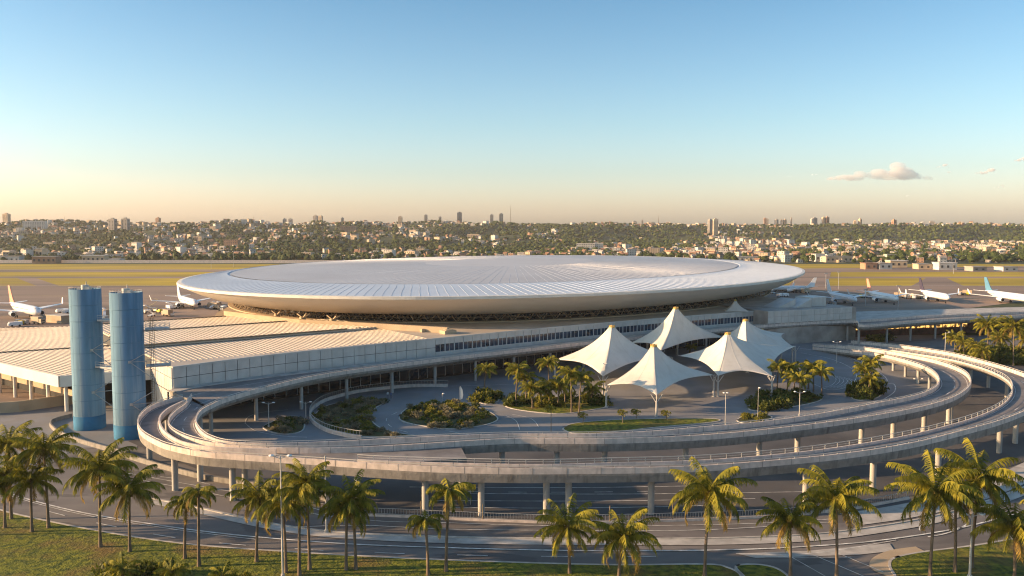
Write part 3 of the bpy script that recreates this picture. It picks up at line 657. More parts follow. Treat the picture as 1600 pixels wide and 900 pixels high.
# drum and struts below
b = MB(); vs = []
for z in (12.0, 14.3):
    for k in range(NS): vs.append(ring(0.852, z, -2 * math.pi * k / NS))
b.add(vs, [(k, (k + 1) % NS, NS + (k + 1) % NS, NS + k) for k in range(NS)]); b.build('glazed_drum', M['glass'], disc)
b = MB(); b2 = MB()
for k in range(170):
    a = 2 * math.pi * k / 170; da = 2 * math.pi / 170 / 2
    base = ring(0.880, 12.1, a)
    for s in (-1, 1): b2.beam(base, ring(0.872, 14.5, a + s * da * 0.9), 0.24, 0.24); b2.beam(ring(0.865, 12.0, a + s * da * .5), ring(0.86, 14.3, a - s * da * 0.6), 0.18, 0.18)
    b2.beam(ring(0.87, 13.4, a - da), ring(0.87, 13.4, a + da), 0.16, 0.16)
vs = []
for r_, z_ in ((0.878, 12.02), (0.89, 12.02), (0.89, 12.35), (0.878, 12.35), (0.878, 12.02)):
    for k in range(NS): vs.append(ring(r_, z_, 2 * math.pi * k / NS))
b.add(vs, [(i * NS + k, i * NS + (k + 1) % NS, (i + 1) * NS + (k + 1) % NS, (i + 1) * NS + k) for i in range(4) for k in range(NS)])
b2.build('truss', M['brown_steel'], disc); b.build('plinth', M['tan'], disc)
# sturdy branching props at the west side
for px, py in ((433, 500), (473, 505), (520, 508)):
    p = P(px, py, 12.0); p.z = 12
    c = MB(); c.box((p.x - DC.x, p.y - DC.y, 1.0), (1.6, 1.6, 2.0), FA)
    for an in (-0.9, 0.2, 1.3, 2.6):
        e = Vector((p.x - DC.x, p.y - DC.y, 1.7)); c.beam(e, e + Vector((math.cos(an) * 2.4, math.sin(an) * 2.4, 1.3)), 0.3, 0.3)
    c.build('branching_prop', M['tan'], disc)
# tan podium walls on the roof below the disc
pod = MB()
pts = [P(352, 486, 13.6), P(410, 493, 13.6), P(470, 499.5, 13.6), P(585, 505.5, 13.6), P(700, 512, 13.6)]
l = [Vector((p.x, p.y, 0)) for p in pts]; wallstrip(pod, l, 1.2, 12.0, 13.7)
o = pod.build('podium_wall', M['tan'], term)
for (px, py, wd, dp, h) in ((700, 521, 4, 3, 1.0), (560, 515, 3, 1.5, .5), (660, 519, 1, 1, .8), (592, 513, .8, .8, 1.2)):
    p = P(px, py, 12); c = MB(); c.box((p.x, p.y, 12 + h / 2 + .01), (wd, dp, h), FA); c.box((p.x, p.y, 12 + h + .1), (wd * .6, dp * .6, .25), FA); tag(c.build('roof_plant_box', M['tan']), 'small tan plant box on the terminal roof under the disc', 'roof equipment', 'roof plant boxes')
# ------------------------------------------------------------------ east blocks
east = empty('east_block', 'grey panelled block with zigzag roof screens at the east end of the terminal', 'building')
e0, e1_ = P(1200, 486.5, 12.6), P(1338, 479.5, 12.6); e0.z = e1_.z = 0
dd = (e1_ - e0).normalized(); bb = Vector((-dd.y, dd.x, 0))
b = MB(); b.prism([(p.x, p.y) for p in (e0, e1_, e1_ + bb * 60, e0 + bb * 60)], 0, 12.4); b.build('wall', M['slabroof'], east)
b = MB(); nn = int((e1_ - e0).length / 3.1)
for i in range(nn):
    p = e0 + dd * (3.1 * (i + .5)) - bb * 0.08
    for z0, z1 in ((8.2, 10.4), (10.52, 12.6)): b.box((p.x, p.y, (z0 + z1) / 2), (3.0, 0.16, z1 - z0), math.atan2(dd.y, dd.x))
b.build('facade_panel', M['panel'], east)
b = MB(); b.prism([(p.x, p.y) for p in (e0 + dd * .2, e1_ - dd * .2, e1_ + bb * 59 - dd * .2, e0 + bb * 59 + dd * .2)], 12.41, 12.55); b.build('roof', M['slabroof'], east)
b = MB(); g = MB()
for i in range(nn - 6):
    p = e0 + dd * (3.1 * (i + .5)) - bb * 0.1; g = MB(); g.box((p.x, p.y, 6.9 + .5), (2.2, 0.12, 1.0), math.atan2(dd.y, dd.x)); g.build('window', M['glassblue'], east); b.box((p.x + dd.x * 1.5, p.y + dd.y * 1.5, 7.3), (0.5, 0.14, 1.8), math.atan2(dd.y, dd.x))
b.build('pier_strip', M['panel'], east)
an = math.atan2(dd.y, dd.x)
for x0, x1 in ((1215, 1243), (1243, 1268)):
    p0, p1 = P(x0, 481, 12.6), P(x1, 480, 12.6); c = MB(); z = 12.6; ht = 3.2
    v = [(p0.x, p0.y, z), (p1.x, p1.y, z), (p1.x, p1.y, z + ht), (p0.x + 8 * bb.x, p0.y + 8 * bb.y, z), (p1.x + 8 * bb.x, p1.y + 8 * bb.y, z), (p1.x + 8 * bb.x, p1.y + 8 * bb.y, z + ht)]
    c.add(v, [(0, 1, 2), (5, 4, 3), (0, 2, 5, 3), (1, 4, 5, 2), (0, 3, 4, 1)]); c.build('roof_screen', M['panel'], east)
p0 = P(1275, 479, 12.6); c = MB(); c.box((p0.x, p0.y + 6, 14.3), (7, 9, 3.4), an); c.build('stair_tower', M['panel'], east)
pier = empty('pier_building', 'long low pale flat-roofed pier stretching east behind the viaduct', 'building')
q = [P(1205, 507, 6.2), P(1800, 489, 6.2), P(1800, 477, 6.2), P(1600, 479.5, 6.2), P(1330, 487, 6.2)]
b = MB(); b.prism([(p.x, p.y) for p in q], 5.7, 6.2); b.build('roof', M['pale_conc'], pier)
g0, g1 = q[0], q[1]; dv = (g1 - g0).normalized(); bk = Vector((-dv.y, dv.x, 0))
b = MB(); s0, s1 = g0 + bk * 2, g1 + bk * 2; b.prism([(p.x, p.y) for p in (s0, s1, s1 + bk * 18, s0 + bk * 18)], 0.0, 5.65); b.build('wall', M['maroon'], pier)
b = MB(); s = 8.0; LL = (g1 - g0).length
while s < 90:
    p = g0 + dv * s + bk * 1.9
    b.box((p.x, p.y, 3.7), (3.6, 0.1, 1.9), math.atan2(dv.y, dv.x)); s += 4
b.build('glowing_brown_panel', M['orange'], pier)  # panels glow by themselves, no lamp lights them
b = MB(); b.beam(Vector((s0.x, s0.y, 5.2)) - bk * .3, Vector((s1.x, s1.y, 5.2)) - bk * .3, .3, .5); b.build('fascia', M['tan'], pier)
# ------------------------------------------------------------------ blue silos
M['siloseam'] = mat('silo_seam', (0.11, 0.205, 0.28), 0.9, 0.2)
def silo(px, pyb, pyt, label):
    f = P(px, pyb, 0); c = f + (Vector((f.x, f.y, 0)).normalized() * 3.4); h = zat(pyt, c.y)
    r = empty('blue_silo', label, 'silo', (c.x, c.y, 0), group='twin blue silos'); Rr = 3.12
    b = MB(); b.lathe([(Rr, 3.0), (Rr, h), (Rr - .12, h + .02), (Rr - .12, h - .5)], 64); b.lathe([(Rr - .12, h - .5), (0.01, h - .35)], 64); b.build('shell', M['silo'], r)
    b = MB(); b.lathe([(Rr + .03, 0), (Rr + .03, 3.0), (Rr, 3.02)], 64); b.build('base_band', M['silobase'], r)
    b = MB()
    for k in range(1, 8): z = 3 + (h - 3) * k / 8; b.lathe([(Rr + .01, z - .06), (Rr + .025, z - .03), (Rr + .025, z + .03), (Rr + .01, z + .06)], 64)
    for k in range(12): a = k * math.pi / 6; b.box((math.cos(a) * (Rr + .0), math.sin(a) * (Rr + .0), h / 2 + 1.5), (0.03, 0.02, h - 3), a)
    b.build('weld_seam', M['siloseam'], r)
    b = MB()
    for k in range(28):
        a = k * 2 * math.pi / 28; b.tube((math.cos(a) * (Rr - .1), math.sin(a) * (Rr - .1), h), (math.cos(a) * (Rr - .1), math.sin(a) * (Rr - .1), h + .35), .025, n=5)
    b.lathe([(Rr - .13, h + .33), (Rr - .07, h + .33), (Rr - .07, h + .38), (Rr - .13, h + .38)], 40); b.build('top_railing', M['rail'], r)
    b = MB(); b.tube((0, 0, h - .4), (0, 0, h + .8), .75, n=16); b.box((.9, -.3, h), (.8, .9, .9)); b.box((-1.5, .5, h - .1), (.7, .7, .6)); b.tube((.2, .2, h + .8), (.2, .2, h + 1.5), .09, n=6); b.build('roof_hatch', M['rail'], r)
    return r, c, h
s1r, c1, h1 = silo(141, 674, 451, 'blue round silo standing beside the ribbed west wing roof, slightly farther from the ramp')
s2r, c2, h2 = silo(204.5, 689, 456.5, 'blue round silo closest to the curved end of the outer ramp')
def platform(root, c, ang, z, rr=(3.45, 6.6), span=0.5, rail=1.1, solid=False, name='platform'):
    b = MB(); ca, sa = math.cos(ang), math.sin(ang)
    p0 = Vector((ca * rr[0], sa * rr[0], z)); p1 = Vector((ca * rr[1], sa * rr[1], z)); b.beam(p0, p1, 2.4, .35)
    b.build(name, M['silosteel'], root)
    b = MB(); q = Vector((-sa, ca, 0)) * 1.15
    for sg in (-1, 1):
        for hh in ((0.55, 1.1)): b.beam(p0 + q * sg + Vector((0, 0, hh)), p1 + q * sg + Vector((0, 0, hh)), .05, .06)
        for k in range(6): pp = p0.lerp(p1, k / 5) + q * sg; b.beam(pp, pp + Vector((.001, 0, 1.1)), .05, .05)
    for hh in (.55, 1.1): b.beam(p1 - q + Vector((0, 0, hh)), p1 + q + Vector((0, 0, hh)), .05, .06)
    b.build('guard_rail', M['rail'], root)
def brace(root, ang, z, reach=(3.45, 5.9), up=2.4, dn=3.6):
    b = MB(); ca, sa = math.cos(ang), math.sin(ang); hub = Vector((ca * 3.2, sa * 3.2, z))
    b.box(tuple(hub), (.5, .5, .5), ang)
    sd_ = Vector((-sa, ca, 0))
    far = Vector((math.cos(ang + .9) * reach[1], math.sin(ang + .9) * reach[1], 0))
    for dz in (up, 0.0, -dn): b.tube(hub, far + Vector((0, 0, z + dz)), .08, n=6)
    b.build('brace', M['silosteel'], root)
d12 = (c2 - c1); a12 = math.atan2(d12.y, d12.x); aB = math.atan2(0.6, 0.8)
for i, z in enumerate((23.4, 13.6)):
    platform(s1r, c1, a12 + .42 if i == 0 else a12 + .2, z, (3.4, 10.5), name='walkway')
for z in (16.6, 7.6): brace(s1r, a12 - 0.28, z + 0.6 , up=2.6, dn=4.4)
for z in (22.2, 14.6): platform(s2r, c2, 0.35, z, (3.4, 8.0))
for z in (16.0, 7.4): brace(s2r, -1.05, z, up=2.6, dn=4.0)
b = MB()                                          # ladder tower of the second silo
lx, ly = math.cos(.35) * 4.6, math.sin(.35) * 4.6
for dx in (-.35, .35):
    for dy in (-.35, .35): b.beam((lx + dx, ly + dy, 0.5), (lx + dx, ly + dy + .001, 24.5), .07, .07)
for k in range(48): z = .8 + k * .5; b.beam((lx - .35, ly - .35, z), (lx + .35, ly - .35, z), .04, .04); b.beam((lx - .35, ly - .35, z), (lx - .35, ly + .35, z), .04, .04)
b.build('ladder_cage', M['brown_steel'], s2r)
b = MB()
for k in range(16):
    z = 1.2 + k * .55; b.beam((4.4, 1.5, z), (5.9, 3.2 - (k % 4) * .4, z + (.5 if k % 2 else -.2)), .05, .05)
b.build('stair_frame', M['silosteel'], s1r)
#@@PART4
# ------------------------------------------------------------------ tents
def tent(label, peak, corners, posts=True, zc=5.0, group='white peaked tent canopies', power=2.1, sag=0.15, arch=1.0, mast=True, capr=0.75):
    """peak (x,y,z); corners world (x,y,z) in order round"""
    pk = Vector(peak); r = empty('tent_canopy', label, 'tent canopy', (pk.x, pk.y, 0), group=group); org = Vector((pk.x, pk.y, 0))
    cs = [Vector(c) - org for c in corners]; top = Vector((0, 0, pk.z)); nu, nv = 14, 16; b = MB()
    edge = []
    for i, c in enumerate(cs):
        d = cs[(i + 1) % len(cs)]
        for k in range(nu):
            t = k / nu; q = c.lerp(d, t); w_ = 4 * t * (1 - t); q = Vector((q.x * (1 - sag * w_), q.y * (1 - sag * w_), q.z + arch * w_)); edge.append(q)
    n = len(edge); vs = []
    for j in range(nv + 1):
        v = j / nv
        for q in edge:
            h = Vector((q.x, q.y, 0)); R0 = h.length; rad = R0 + (capr - R0) * v; p = h.normalized() * rad
            zz = q.z + (pk.z - q.z) * (0.62 * v + 0.38 * v ** 3.6); vs.append((p.x, p.y, zz))
    b.add(vs, [(j * n + k, j * n + (k + 1) % n, (j + 1) * n + (k + 1) % n, (j + 1) * n + k) for j in range(nv) for k in range(n)], 0, True)
    m = b.build('membrane', M['tent'], r); sol = m.modifiers.new('thick', 'SOLIDIFY'); sol.thickness = 0.05
    b = MB()
    for k in range(0, n, 7):              # welded seams and edge cable of the membrane
        for j in range(nv): b.beam(Vector(vs[j * n + k]) + Vector((0, 0, .03)), Vector(vs[(j + 1) * n + k]) + Vector((0, 0, .03)), .07, .03)
    for k in range(n): b.tube(vs[k], vs[(k + 1) % n], .045, n=5, caps=False)
    b.build('membrane_seam', M['tentseam'], r)
    b = MB(); b.lathe([(capr + .06, pk.z - .25), (capr + .12, pk.z), (capr * .8, pk.z + .35), (capr * .35, pk.z + .55), (0.01, pk.z + .6)], 16)
    for k in range(10): a = k * math.pi / 5; b.tube((math.cos(a) * capr, math.sin(a) * capr, pk.z + .0), (math.cos(a) * capr * 1.05, math.sin(a) * capr * 1.05, pk.z + .5), .06, n=5)
    b.build('peak_cap', M['gold'], r)
    b = MB()
    for i, c in enumerate(cs):
        out = Vector((c.x, c.y, 0)).normalized()
        if posts and i in posts:
            pb_ = Vector((c.x, c.y, 0)) + out * .1
            q = MB(); q.tube(pb_, pb_ + Vector((0, 0, c.z - 1.4)), .26, .22, 10); q.tube(pb_ + Vector((0, 0, c.z - 1.4)), pb_ + Vector((0, 0, c.z)), .1, n=6)
            sd_ = Vector((-out.y, out.x, 0))
            for s in (-1, 1): q.tube(pb_ + Vector((0, 0, c.z - 1.9)), pb_ + sd_ * 1.3 * s + Vector((0, 0, c.z + .1)) - out * .3, .09, n=6)
            q.tube(pb_ + Vector((0, 0, c.z - 1.9)), pb_ - out * 1.4 + Vector((0, 0, c.z + .2)), .09, n=6)
            q.tube((pb_.x, pb_.y, 0), (pb_.x, pb_.y, .25), .45, n=10)
            q.build('post', M['rail'], r)
        b.tube(c - out * .5 + Vector((0, 0, .05)), c + out * .5, .08, n=6)
    b.build('corner_plate', M['silosteel'], r)
    return r
def c5(x, y, z): p = P(x, y, z); return (p.x, p.y, z)
T = [
 ('sunlit white peaked tent closest to the oval lawn', (34.5, 201, zat(541, 201)), [c5(948, 602, 5.4), c5(1026, 617, 5.0), c5(1115, 586, 5.6), c5(1040, 566, 5.6)], (0, 1, 2, 3)),
 ('white peaked tent beside the terminal front, behind the row of plaza palms', (27.8, 230, zat(511, 230)), [c5(868, 562, 5.4), c5(942, 588, 5.4), c5(1048, 558, 5.6), c5(985, 538, 6.0)], (0, 1, 2)),
 ('white peaked tent with vines under it, between the sunlit tent and the east palms', (58.5, 224, zat(522, 224)), [c5(1062, 556, 5.6), c5(1122, 587, 5.4), c5(1206, 588, 5.2), c5(1243, 541, 5.4), c5(1150, 535, 6)], (1, 2, 3)),
 ('tallest white peaked tent, next to the window band of the terminal', (51, 258, zat(482, 258)), [c5(985, 536, 6.4), c5(1032, 548, 6.2), c5(1132, 527, 7.2), c5(1060, 518, 7.2)], (0, 1, 2)),
 ('white peaked tent farthest along the forecourt, in front of the east block', (72.5, 257, zat(501, 257)), [c5(1122, 527, 7.0), c5(1168, 551, 6), c5(1238, 541, 5.4), c5(1225, 521, 7)], (1, 2)),
]
for lb, pk, cs, po in T: tent(lb, pk, cs, po)
p = P(1152, 487, 12.05); tent('small white cone tent on the roof edge beside the east block', (p.x, p.y + 3, zat(470, p.y + 3)), [(p.x - 4.5, p.y, 12.1), (p.x + 4, p.y - 1, 12.1), (p.x + 5, p.y + 5, 12.1), (p.x - 3.5, p.y + 6, 12.1)], None, arch=0.1, sag=.05, capr=.35)
p = P(1194, 528, 7); tent('smallest white tent peak just behind the farthest forecourt tent', (p.x, p.y + 2, zat(516, p.y + 2)), [(p.x - 5, p.y - 2, 7), (p.x + 5, p.y - 2, 7), (p.x + 5, p.y + 6, 7), (p.x - 5, p.y + 6, 7)], (0, 1), arch=0.3, sag=.1, capr=.35)
# ------------------------------------------------------------------ palms
def frond(b, a, el, ln, droop, seed, mi=0, nl=20, lw=0.075, ll=0.8):
    lw *= .55; nl = int(nl * 1.35)
    rs = random.Random(seed); dirh = Vector((math.cos(a), math.sin(a), 0)); sd_ = Vector((-dirh.y, dirh.x, 0))
    pts = []; p = Vector((0, 0, 0)); e = el; st = ln / 10
    for k in range(11):
        pts.append(p.copy()); p = p + (dirh * math.cos(e) + Vector((0, 0, math.sin(e)))) * st; e -= droop / 10 * (0.5 + k / 9)
    for k in range(10): b.beam(pts[k], pts[k + 1], 0.09 * (1 - k / 12), 0.05, mi)
    for i in range(nl):
        t = 0.12 + 0.88 * i / (nl - 1); k = min(9, int(t * 10)); q = pts[k].lerp(pts[k + 1], t * 10 - k); tg = (pts[k + 1] - pts[k]).normalized()
        l_ = ll * (0.45 + 0.75 * math.sin(math.pi * min(1, t * 0.85 + .08))) * rs.uniform(.8, 1.2)
        for s in (-1, 1):
            dn = rs.uniform(.5, 1.5)
            d = (sd_ * s * 0.9 + tg * .6 - Vector((0, 0, dn))).normalized()
            m1 = q + d * l_ * .55; tip = q + (d - Vector((0, 0, .35))).normalized() * l_
            wv = tg * lw * 1.5
            b.add([q - wv, q + wv, m1 + wv * .8, m1 - wv * .8, tip], [(0, 1, 2, 3), (3, 2, 4)], mi)
def palm_variant(kind, seed):
    rs = random.Random(seed); b = MB()
    if kind == 'coco':
        nf = rs.randint(27, 32)
        for i in range(nf):
            lvl = i / nf; a = i * 2.399 + rs.uniform(-.25, .25)
            el = 1.25 - 1.75 * lvl + rs.uniform(-.12, .12); old = 1 if lvl > .84 else 0
            frond(b, a, el, rs.uniform(3.9, 4.7) * (1 - .12 * lvl), 1.35 + .45 * lvl + rs.uniform(-.2, .2), seed * 100 + i, old, 26, .065, .85)
    elif kind == 'droopy':
        for i in range(17):
            a = i * 2.399 + rs.uniform(-.3, .3); lvl = i / 17
            frond(b, a, 1.0 - 1.3 * lvl, rs.uniform(3.0, 3.7), 2.1 + rs.uniform(-.2, .3), seed * 100 + i, 1 if lvl > .8 else 0, 24, .065, .8)
    else:
        for i in range(16):
            a = i * 2.399 + rs.uniform(-.3, .3); lvl = i / 16
            frond(b, a, 1.2 - 1.35 * lvl, rs.uniform(2.5, 3.1), 1.5 + .4 * lvl, seed * 100 + i, 0, 18, .075, .68)
    for k in range(9):                                    # dry sheaths and nuts where the fronds start
        a = k * .7; b.tube((math.cos(a) * .12, math.sin(a) * .12, .25), (math.cos(a) * .33, math.sin(a) * .33, -.45 - rs.random() * .3), .1, .14, 6, 2)
    o = b.build('crown', [M['frond'], M['frondold'], M['husk']]); return o
def trunk_variant(seed, r0, r1, lean):
    rs = random.Random(seed); b = MB(); n = 12; m = 9; vs = []; fs = []
    for j in range(n + 1):
        t = j / n; rr = (r0 + (r1 - r0) * t) * (1.5 - .5 * min(1, t * 8)) * (1 + .05 * (j % 2)); cx = lean * t * t * (1.4 - .4 * t)
        for k in range(m): vs.append((cx + rr * math.cos(k * 2 * math.pi / m), rr * math.sin(k * 2 * math.pi / m), t))
    fs = [(j * m + k, j * m + (k + 1) % m, (j + 1) * m + (k + 1) % m, (j + 1) * m + k) for j in range(n) for k in range(m)] + [tuple(range(n * m, n * m + m))]
    b.add(vs, fs, 0, True); return b.build('trunk', M['bark'])
CR = {k: [palm_variant(k, s) for s in ss] for k, ss in (('coco', (1, 2, 3, 4, 5)), ('droopy', (11, 12, 13)), ('royal', (21, 22, 23)))}
LEANS = (0.25, -0.3, 0.5)
TR = [trunk_variant(3 + i, .2, .14, l) for i, l in enumerate(LEANS)]
for k in CR:
    for o in CR[k]: C.objects.unlink(o)
for o in TR: C.objects.unlink(o)
prs = random.Random(5)
def palm(px, pyb, pyc, label, kind='coco', size=1.0, group='coconut palms on the front lawn', fat=1.0, lean=None, dep=None):
    base = P(px, pyb, 0) if dep is None else Vector((px, dep, 0))
    h = (zat(pyc, base.y) if pyc else 6.0) - 0.1; i = prs.randrange(3) if lean is None else lean
    r = empty('palm_tree', label, 'palm tree', tuple(base), prs.uniform(-.6, .6), group)
    t = TR[i].copy(); C.objects.link(t); t.parent = r; t.scale = (fat, fat, h)
    c = prs.choice(CR[kind]).copy(); C.objects.link(c); c.parent = r; c.location = (LEANS[i] * fat, 0, h); c.rotation_euler = (prs.uniform(-.1, .1), prs.uniform(-.1, .1), prs.uniform(0, 6.28)); c.scale = (size * 1.12, size * 1.12, size * 1.08)
    return r
FP = [
 (-30, 838, 752, 'coco', 1.0, 'palm standing half outside the west edge of the lawn'),
 (8, 826, 742, 'coco', .95, 'bushy palm on the lawn right at the west edge of the view'),
 (18, 812, 694, 'coco', 1.0, 'tall palm at the west edge, its crown above two shorter palms'),
 (50, 832, 750, 'coco', 1.05, 'slender palm with full crown, on the lawn edge west of the silos'),
 (76, 826, 702, 'coco', 1.1, 'tall palm whose crown rises behind the slender lawn-edge palm'),
 (157, 856, 732, 'coco', 1.18, 'large full palm on the lawn directly below the blue silos'),
 (203, 863, 764, 'coco', 1.1, 'spreading palm just east of the large one below the silos'),
 (289, 874, 784, 'droopy', .85, 'thin palm with small drooping crown, first of the thin pair'),
 (311, 886, 768, 'droopy', .75, 'thin bare-trunked palm with sparse crown, taller of the thin pair'),
 (401, 879, 776, 'coco', .95, 'palm alone on the lawn between the thin pair and the tall lamp post'),
 (447, 896, 788, 'droopy', 1.15, 'drooping palm pressed against the tall lamp post'),
 (468, 900, 768, 'droopy', 1.05, 'palm in the dense clump by the lamp post, front trunk'),
 (484, 891, 752, 'coco', .9, 'palm in the dense clump just east of the lamp post, tallest yellow crown'),
 (541, 892, 796, 'droopy', 1.1, 'dark drooping palm, western one of the pair in front of the plain pole'),
 (556, 891, 778, 'coco', .95, 'upright palm, eastern one of the pair in front of the plain pole'),
 (669, 900, 812, 'droopy', .8, 'short drooping palm beside the taller one below the ramp railing'),
 (697, 894, 766, 'droopy', 1.0, 'slim pale-trunked palm with curling crown near the yellow sign'),
 (890, 897, 822, 'coco', 1.0, 'low broad palm, western one of the two in front of the ramp pillars'),
 (967, 903, 838, 'coco', 1.08, 'low broad palm with hanging fronds, eastern one of the pair before the ramp pillars'),
 (1101, 903, 771, 'coco', 1.25, 'tall solitary palm with large crown reaching up to the outer ramp'),
 (1235, 903, 812, 'coco', 1.0, 'palm with hanging yellow fronds beside the striped road marking'),
 (1307, 905, 778, 'coco', 1.18, 'large palm standing over the striped road marking'),
 (1453, 904, 770, 'coco', 1.28, 'large golden palm on the east lawn'),
 (1492, 895, 775, 'droopy', .95, 'thin pale palm trunk on the east lawn behind the golden palm'),
 (1518, 888, 747, 'coco', 1.25, 'tallest full palm on the east lawn, its crown above the short lamp post'),
 (1585, 908, 822, 'coco', 1.15, 'dark palm at the east edge of the lawn'),
 (1640, 890, 800, 'coco', 1.1, 'palm at the far east end of the lawn, partly out of view'),
]
for x, yb, yc, kd, sz, lb in FP: palm(x, yb, yc, lb, kd, sz)
PP = [(757, 607, 577, 'tall palm standing in the round bush bed on the plaza'), (806, 634, 577, 'tall palm at the west end of the plaza palm bed'), (822, 630, 590, None), (858, 622, 567, 'tall palm between the plaza palm bed and the terminal'), (832, 638, 606, None), (846, 636, 610, None),
      (858, 634, 604, None), (872, 636, 602, None), (893, 645, 583, 'tallest palm at the east end of the plaza palm bed'), (905, 646, 590, 'tall palm second from the east end of the plaza palm bed'), (883, 630, 600, None), (924, 628, 607, 'short palm at the tip of the plaza palm bed near the tents'),
      (1214, 612, 573, 'tall palm in the east bed closest to the tents'), (1230, 612, 575, None), (1240, 618, 588, None), (1250, 622, 592, None), (1263, 608, 572, None), (1271, 612, 575, None), (1284, 618, 582, 'palm standing alone at the east end of the east bed'),
      (1349, 616, 577, None), (1361, 612, 566, 'taller palm of the small bed near the ramp bend'), (1356, 620, 592, None), (1078, 552, 542, 'low palm growing between the tents')]
for x, yb, yc, lb in PP:
    g = 'plaza palms' ; 
    palm(x, yb, yc, lb or ('medium palm in the palm bed west of the tents' if x < 1000 else 'medium palm in the bed east of the tents' if x < 1300 else 'shorter palm of the small bed near the ramp bend'), 'royal', 1.2 if x != 1078 else .8, g, .95)
for x, yb, yc, s, lb in ((1492, 556, 527, 1.1, 'shorter palm west of the tall lamp in the grove beyond the ramps'), (1543, 562, 508, 1.45, 'tall full palm in the grove beyond the ramps'), (1583, 572, 510, 1.5, 'tall palm at the east edge of the grove beyond the ramps'), (1506, 560, 535, 1.0, None), (1524, 566, 540, 1.1, None), (1560, 556, 528, 1.2, None), (1600, 565, 530, 1.2, None), (1532, 572, 548, 1.0, None), (1620, 575, 512, 1.4, None)):
    palm(x, yb, yc, lb or 'smaller palm filling the grove beyond the ramps', 'coco', s * .8, 'grove palms beyond the ramps')
# ------------------------------------------------------------------ shrubs
def shrub_variant(name, m, seed, r=1.0, n=260, flat=.75, leaf=.22):
    rs = random.Random(seed); b = MB()
    lob = [(Vector((rs.uniform(-.5, .5), rs.uniform(-.5, .5), rs.uniform(.2, .7))), rs.uniform(.35, .6)) for _ in range(6)]
    for i in range(n):
        c, rr = rs.choice(lob); d = Vector((rs.gauss(0, 1), rs.gauss(0, 1), rs.gauss(0.2, 1))).normalized(); p = c + d * rr * rs.uniform(.55, 1.08)
        p.z = max(.03, p.z * flat); u = Vector((rs.gauss(0, 1), rs.gauss(0, 1), rs.gauss(0, 1))).normalized(); v = d.cross(u).normalized(); u = (u * .5 + d * .8).normalized(); l_ = leaf * rs.uniform(.6, 1.3)
        b.add([p - v * l_ * .35, p + v * l_ * .35, p + u * l_ + v * l_ * .2, p + u * l_ - v * l_ * .2], [(0, 1, 2, 3)], 0)
    o = b.build(name, m); C.objects.unlink(o); return o
SV = {k: [shrub_variant('leafy_shrub', M[k], 40 + i + hash(k) % 1, leaf=.24) for i in range(3)] for k in ('leaf', 'leafy', 'leafg')}
SLAB = {'leaf': 'dark green', 'leafy': 'yellow-green', 'leafg': 'grey-leaved'}
srs = random.Random(12)
def shrub(p, kind, s, where, hs=1.0):
    o = srs.choice(SV[kind]).copy(); C.objects.link(o); o.location = (p.x, p.y, .1); o.rotation_euler = (0, 0, srs.uniform(0, 6.28)); o.scale = (s, s, s * hs)
    tag(o, '%s shrub in %s' % (SLAB[kind], where), 'shrub', 'shrubs in ' + where)
def inside(p, pts):
    c = False; n = len(pts)
    for i in range(n):
        a, b_ = pts[i], pts[i - 1]
        if (a.y > p.y) != (b_.y > p.y) and p.x < (b_.x - a.x) * (p.y - a.y) / (b_.y - a.y) + a.x: c = not c
    return c
def fill(key, num, kinds, smin, smax, where, cond=None, hs=1.0):
    pts = ISL[key]; x0, x1 = min(p.x for p in pts), max(p.x for p in pts); y0, y1 = min(p.y for p in pts), max(p.y for p in pts); k = 0; tries = 0
    while k < num and tries < 4000:
        tries += 1; p = Vector((srs.uniform(x0, x1), srs.uniform(y0, y1), 0))
        if inside(p, pts) and (cond is None or cond(p)): shrub(p, srs.choice(kinds), srs.uniform(smin, smax), where, hs); k += 1
fill('small', 16, ['leafg', 'leaf'], .8, 1.8, 'the small bed under the west bend of the ramps')
fill('west', 80, ['leafg', 'leafg', 'leafg', 'leaf', 'leafy'], .7, 1.7, 'the crescent bed behind the curved railing')
fill('lens', 72, ['leafg', 'leafg', 'leaf', 'leafy', 'leafy'], .7, 1.7, 'the lens-shaped bed in the middle of the forecourt')
fill('palm', 34, ['leaf', 'leaf', 'leafy'], 1.0, 2.1, 'the palm bed west of the tents', lambda p: p.y > min(q.y for q in ISL['palm']) + 6)
fill('east', 42, ['leaf'], 1.4, 2.6, 'the bed east of the tents')
fill('far', 14, ['leaf'], 1.2, 2.4, 'the small palm bed near the ramp bend', hs=1.8)
fill('bush', 14, ['leaf', 'leaf', 'leafy'], 1.4, 2.4, 'the round bush bed on the plaza', hs=1.1)
fill('front', 10, ['leafy'], .8, 1.3, 'the little bed beside the inner ramp railing')
for i in range(34):
    p = P(srs.uniform(1498, 1640), srs.uniform(556, 572), 0); shrub(p, srs.choice(['leafy', 'leaf', 'leaf']), srs.uniform(2.5, 4.5), 'the grove beyond the ramps', 1.1)
for i in range(9):
    p = P(srs.uniform(1355, 1385), srs.uniform(531, 535), 0); shrub(p, srs.choice(['leafy', 'leaf']), srs.uniform(1.5, 3), 'front of the dark red pier wall')
for x, y, s in ((168, 905, 1.6), (185, 908, 2.0), (214, 912, 1.6), (232, 906, 1.9), (255, 904, 1.8), (350, 910, 1.5), (375, 914, 1.3), (196, 903, 1.5)):
    shrub(P(x, y, 0), 'leafy' if x % 2 else 'leaf', s, 'the lawn at the very front', 1.3)
palm(262, 925, 893, 'very young palm poking up at the very front of the lawn', 'royal', .8, 'young palms at the very front')
palm(196, 925, 890, 'very young palm poking up at the very front of the lawn', 'royal', .8, 'young palms at the very front')
palm(345, 930, 900, 'very young palm poking up at the very front of the lawn', 'royal', .7, 'young palms at the very front')
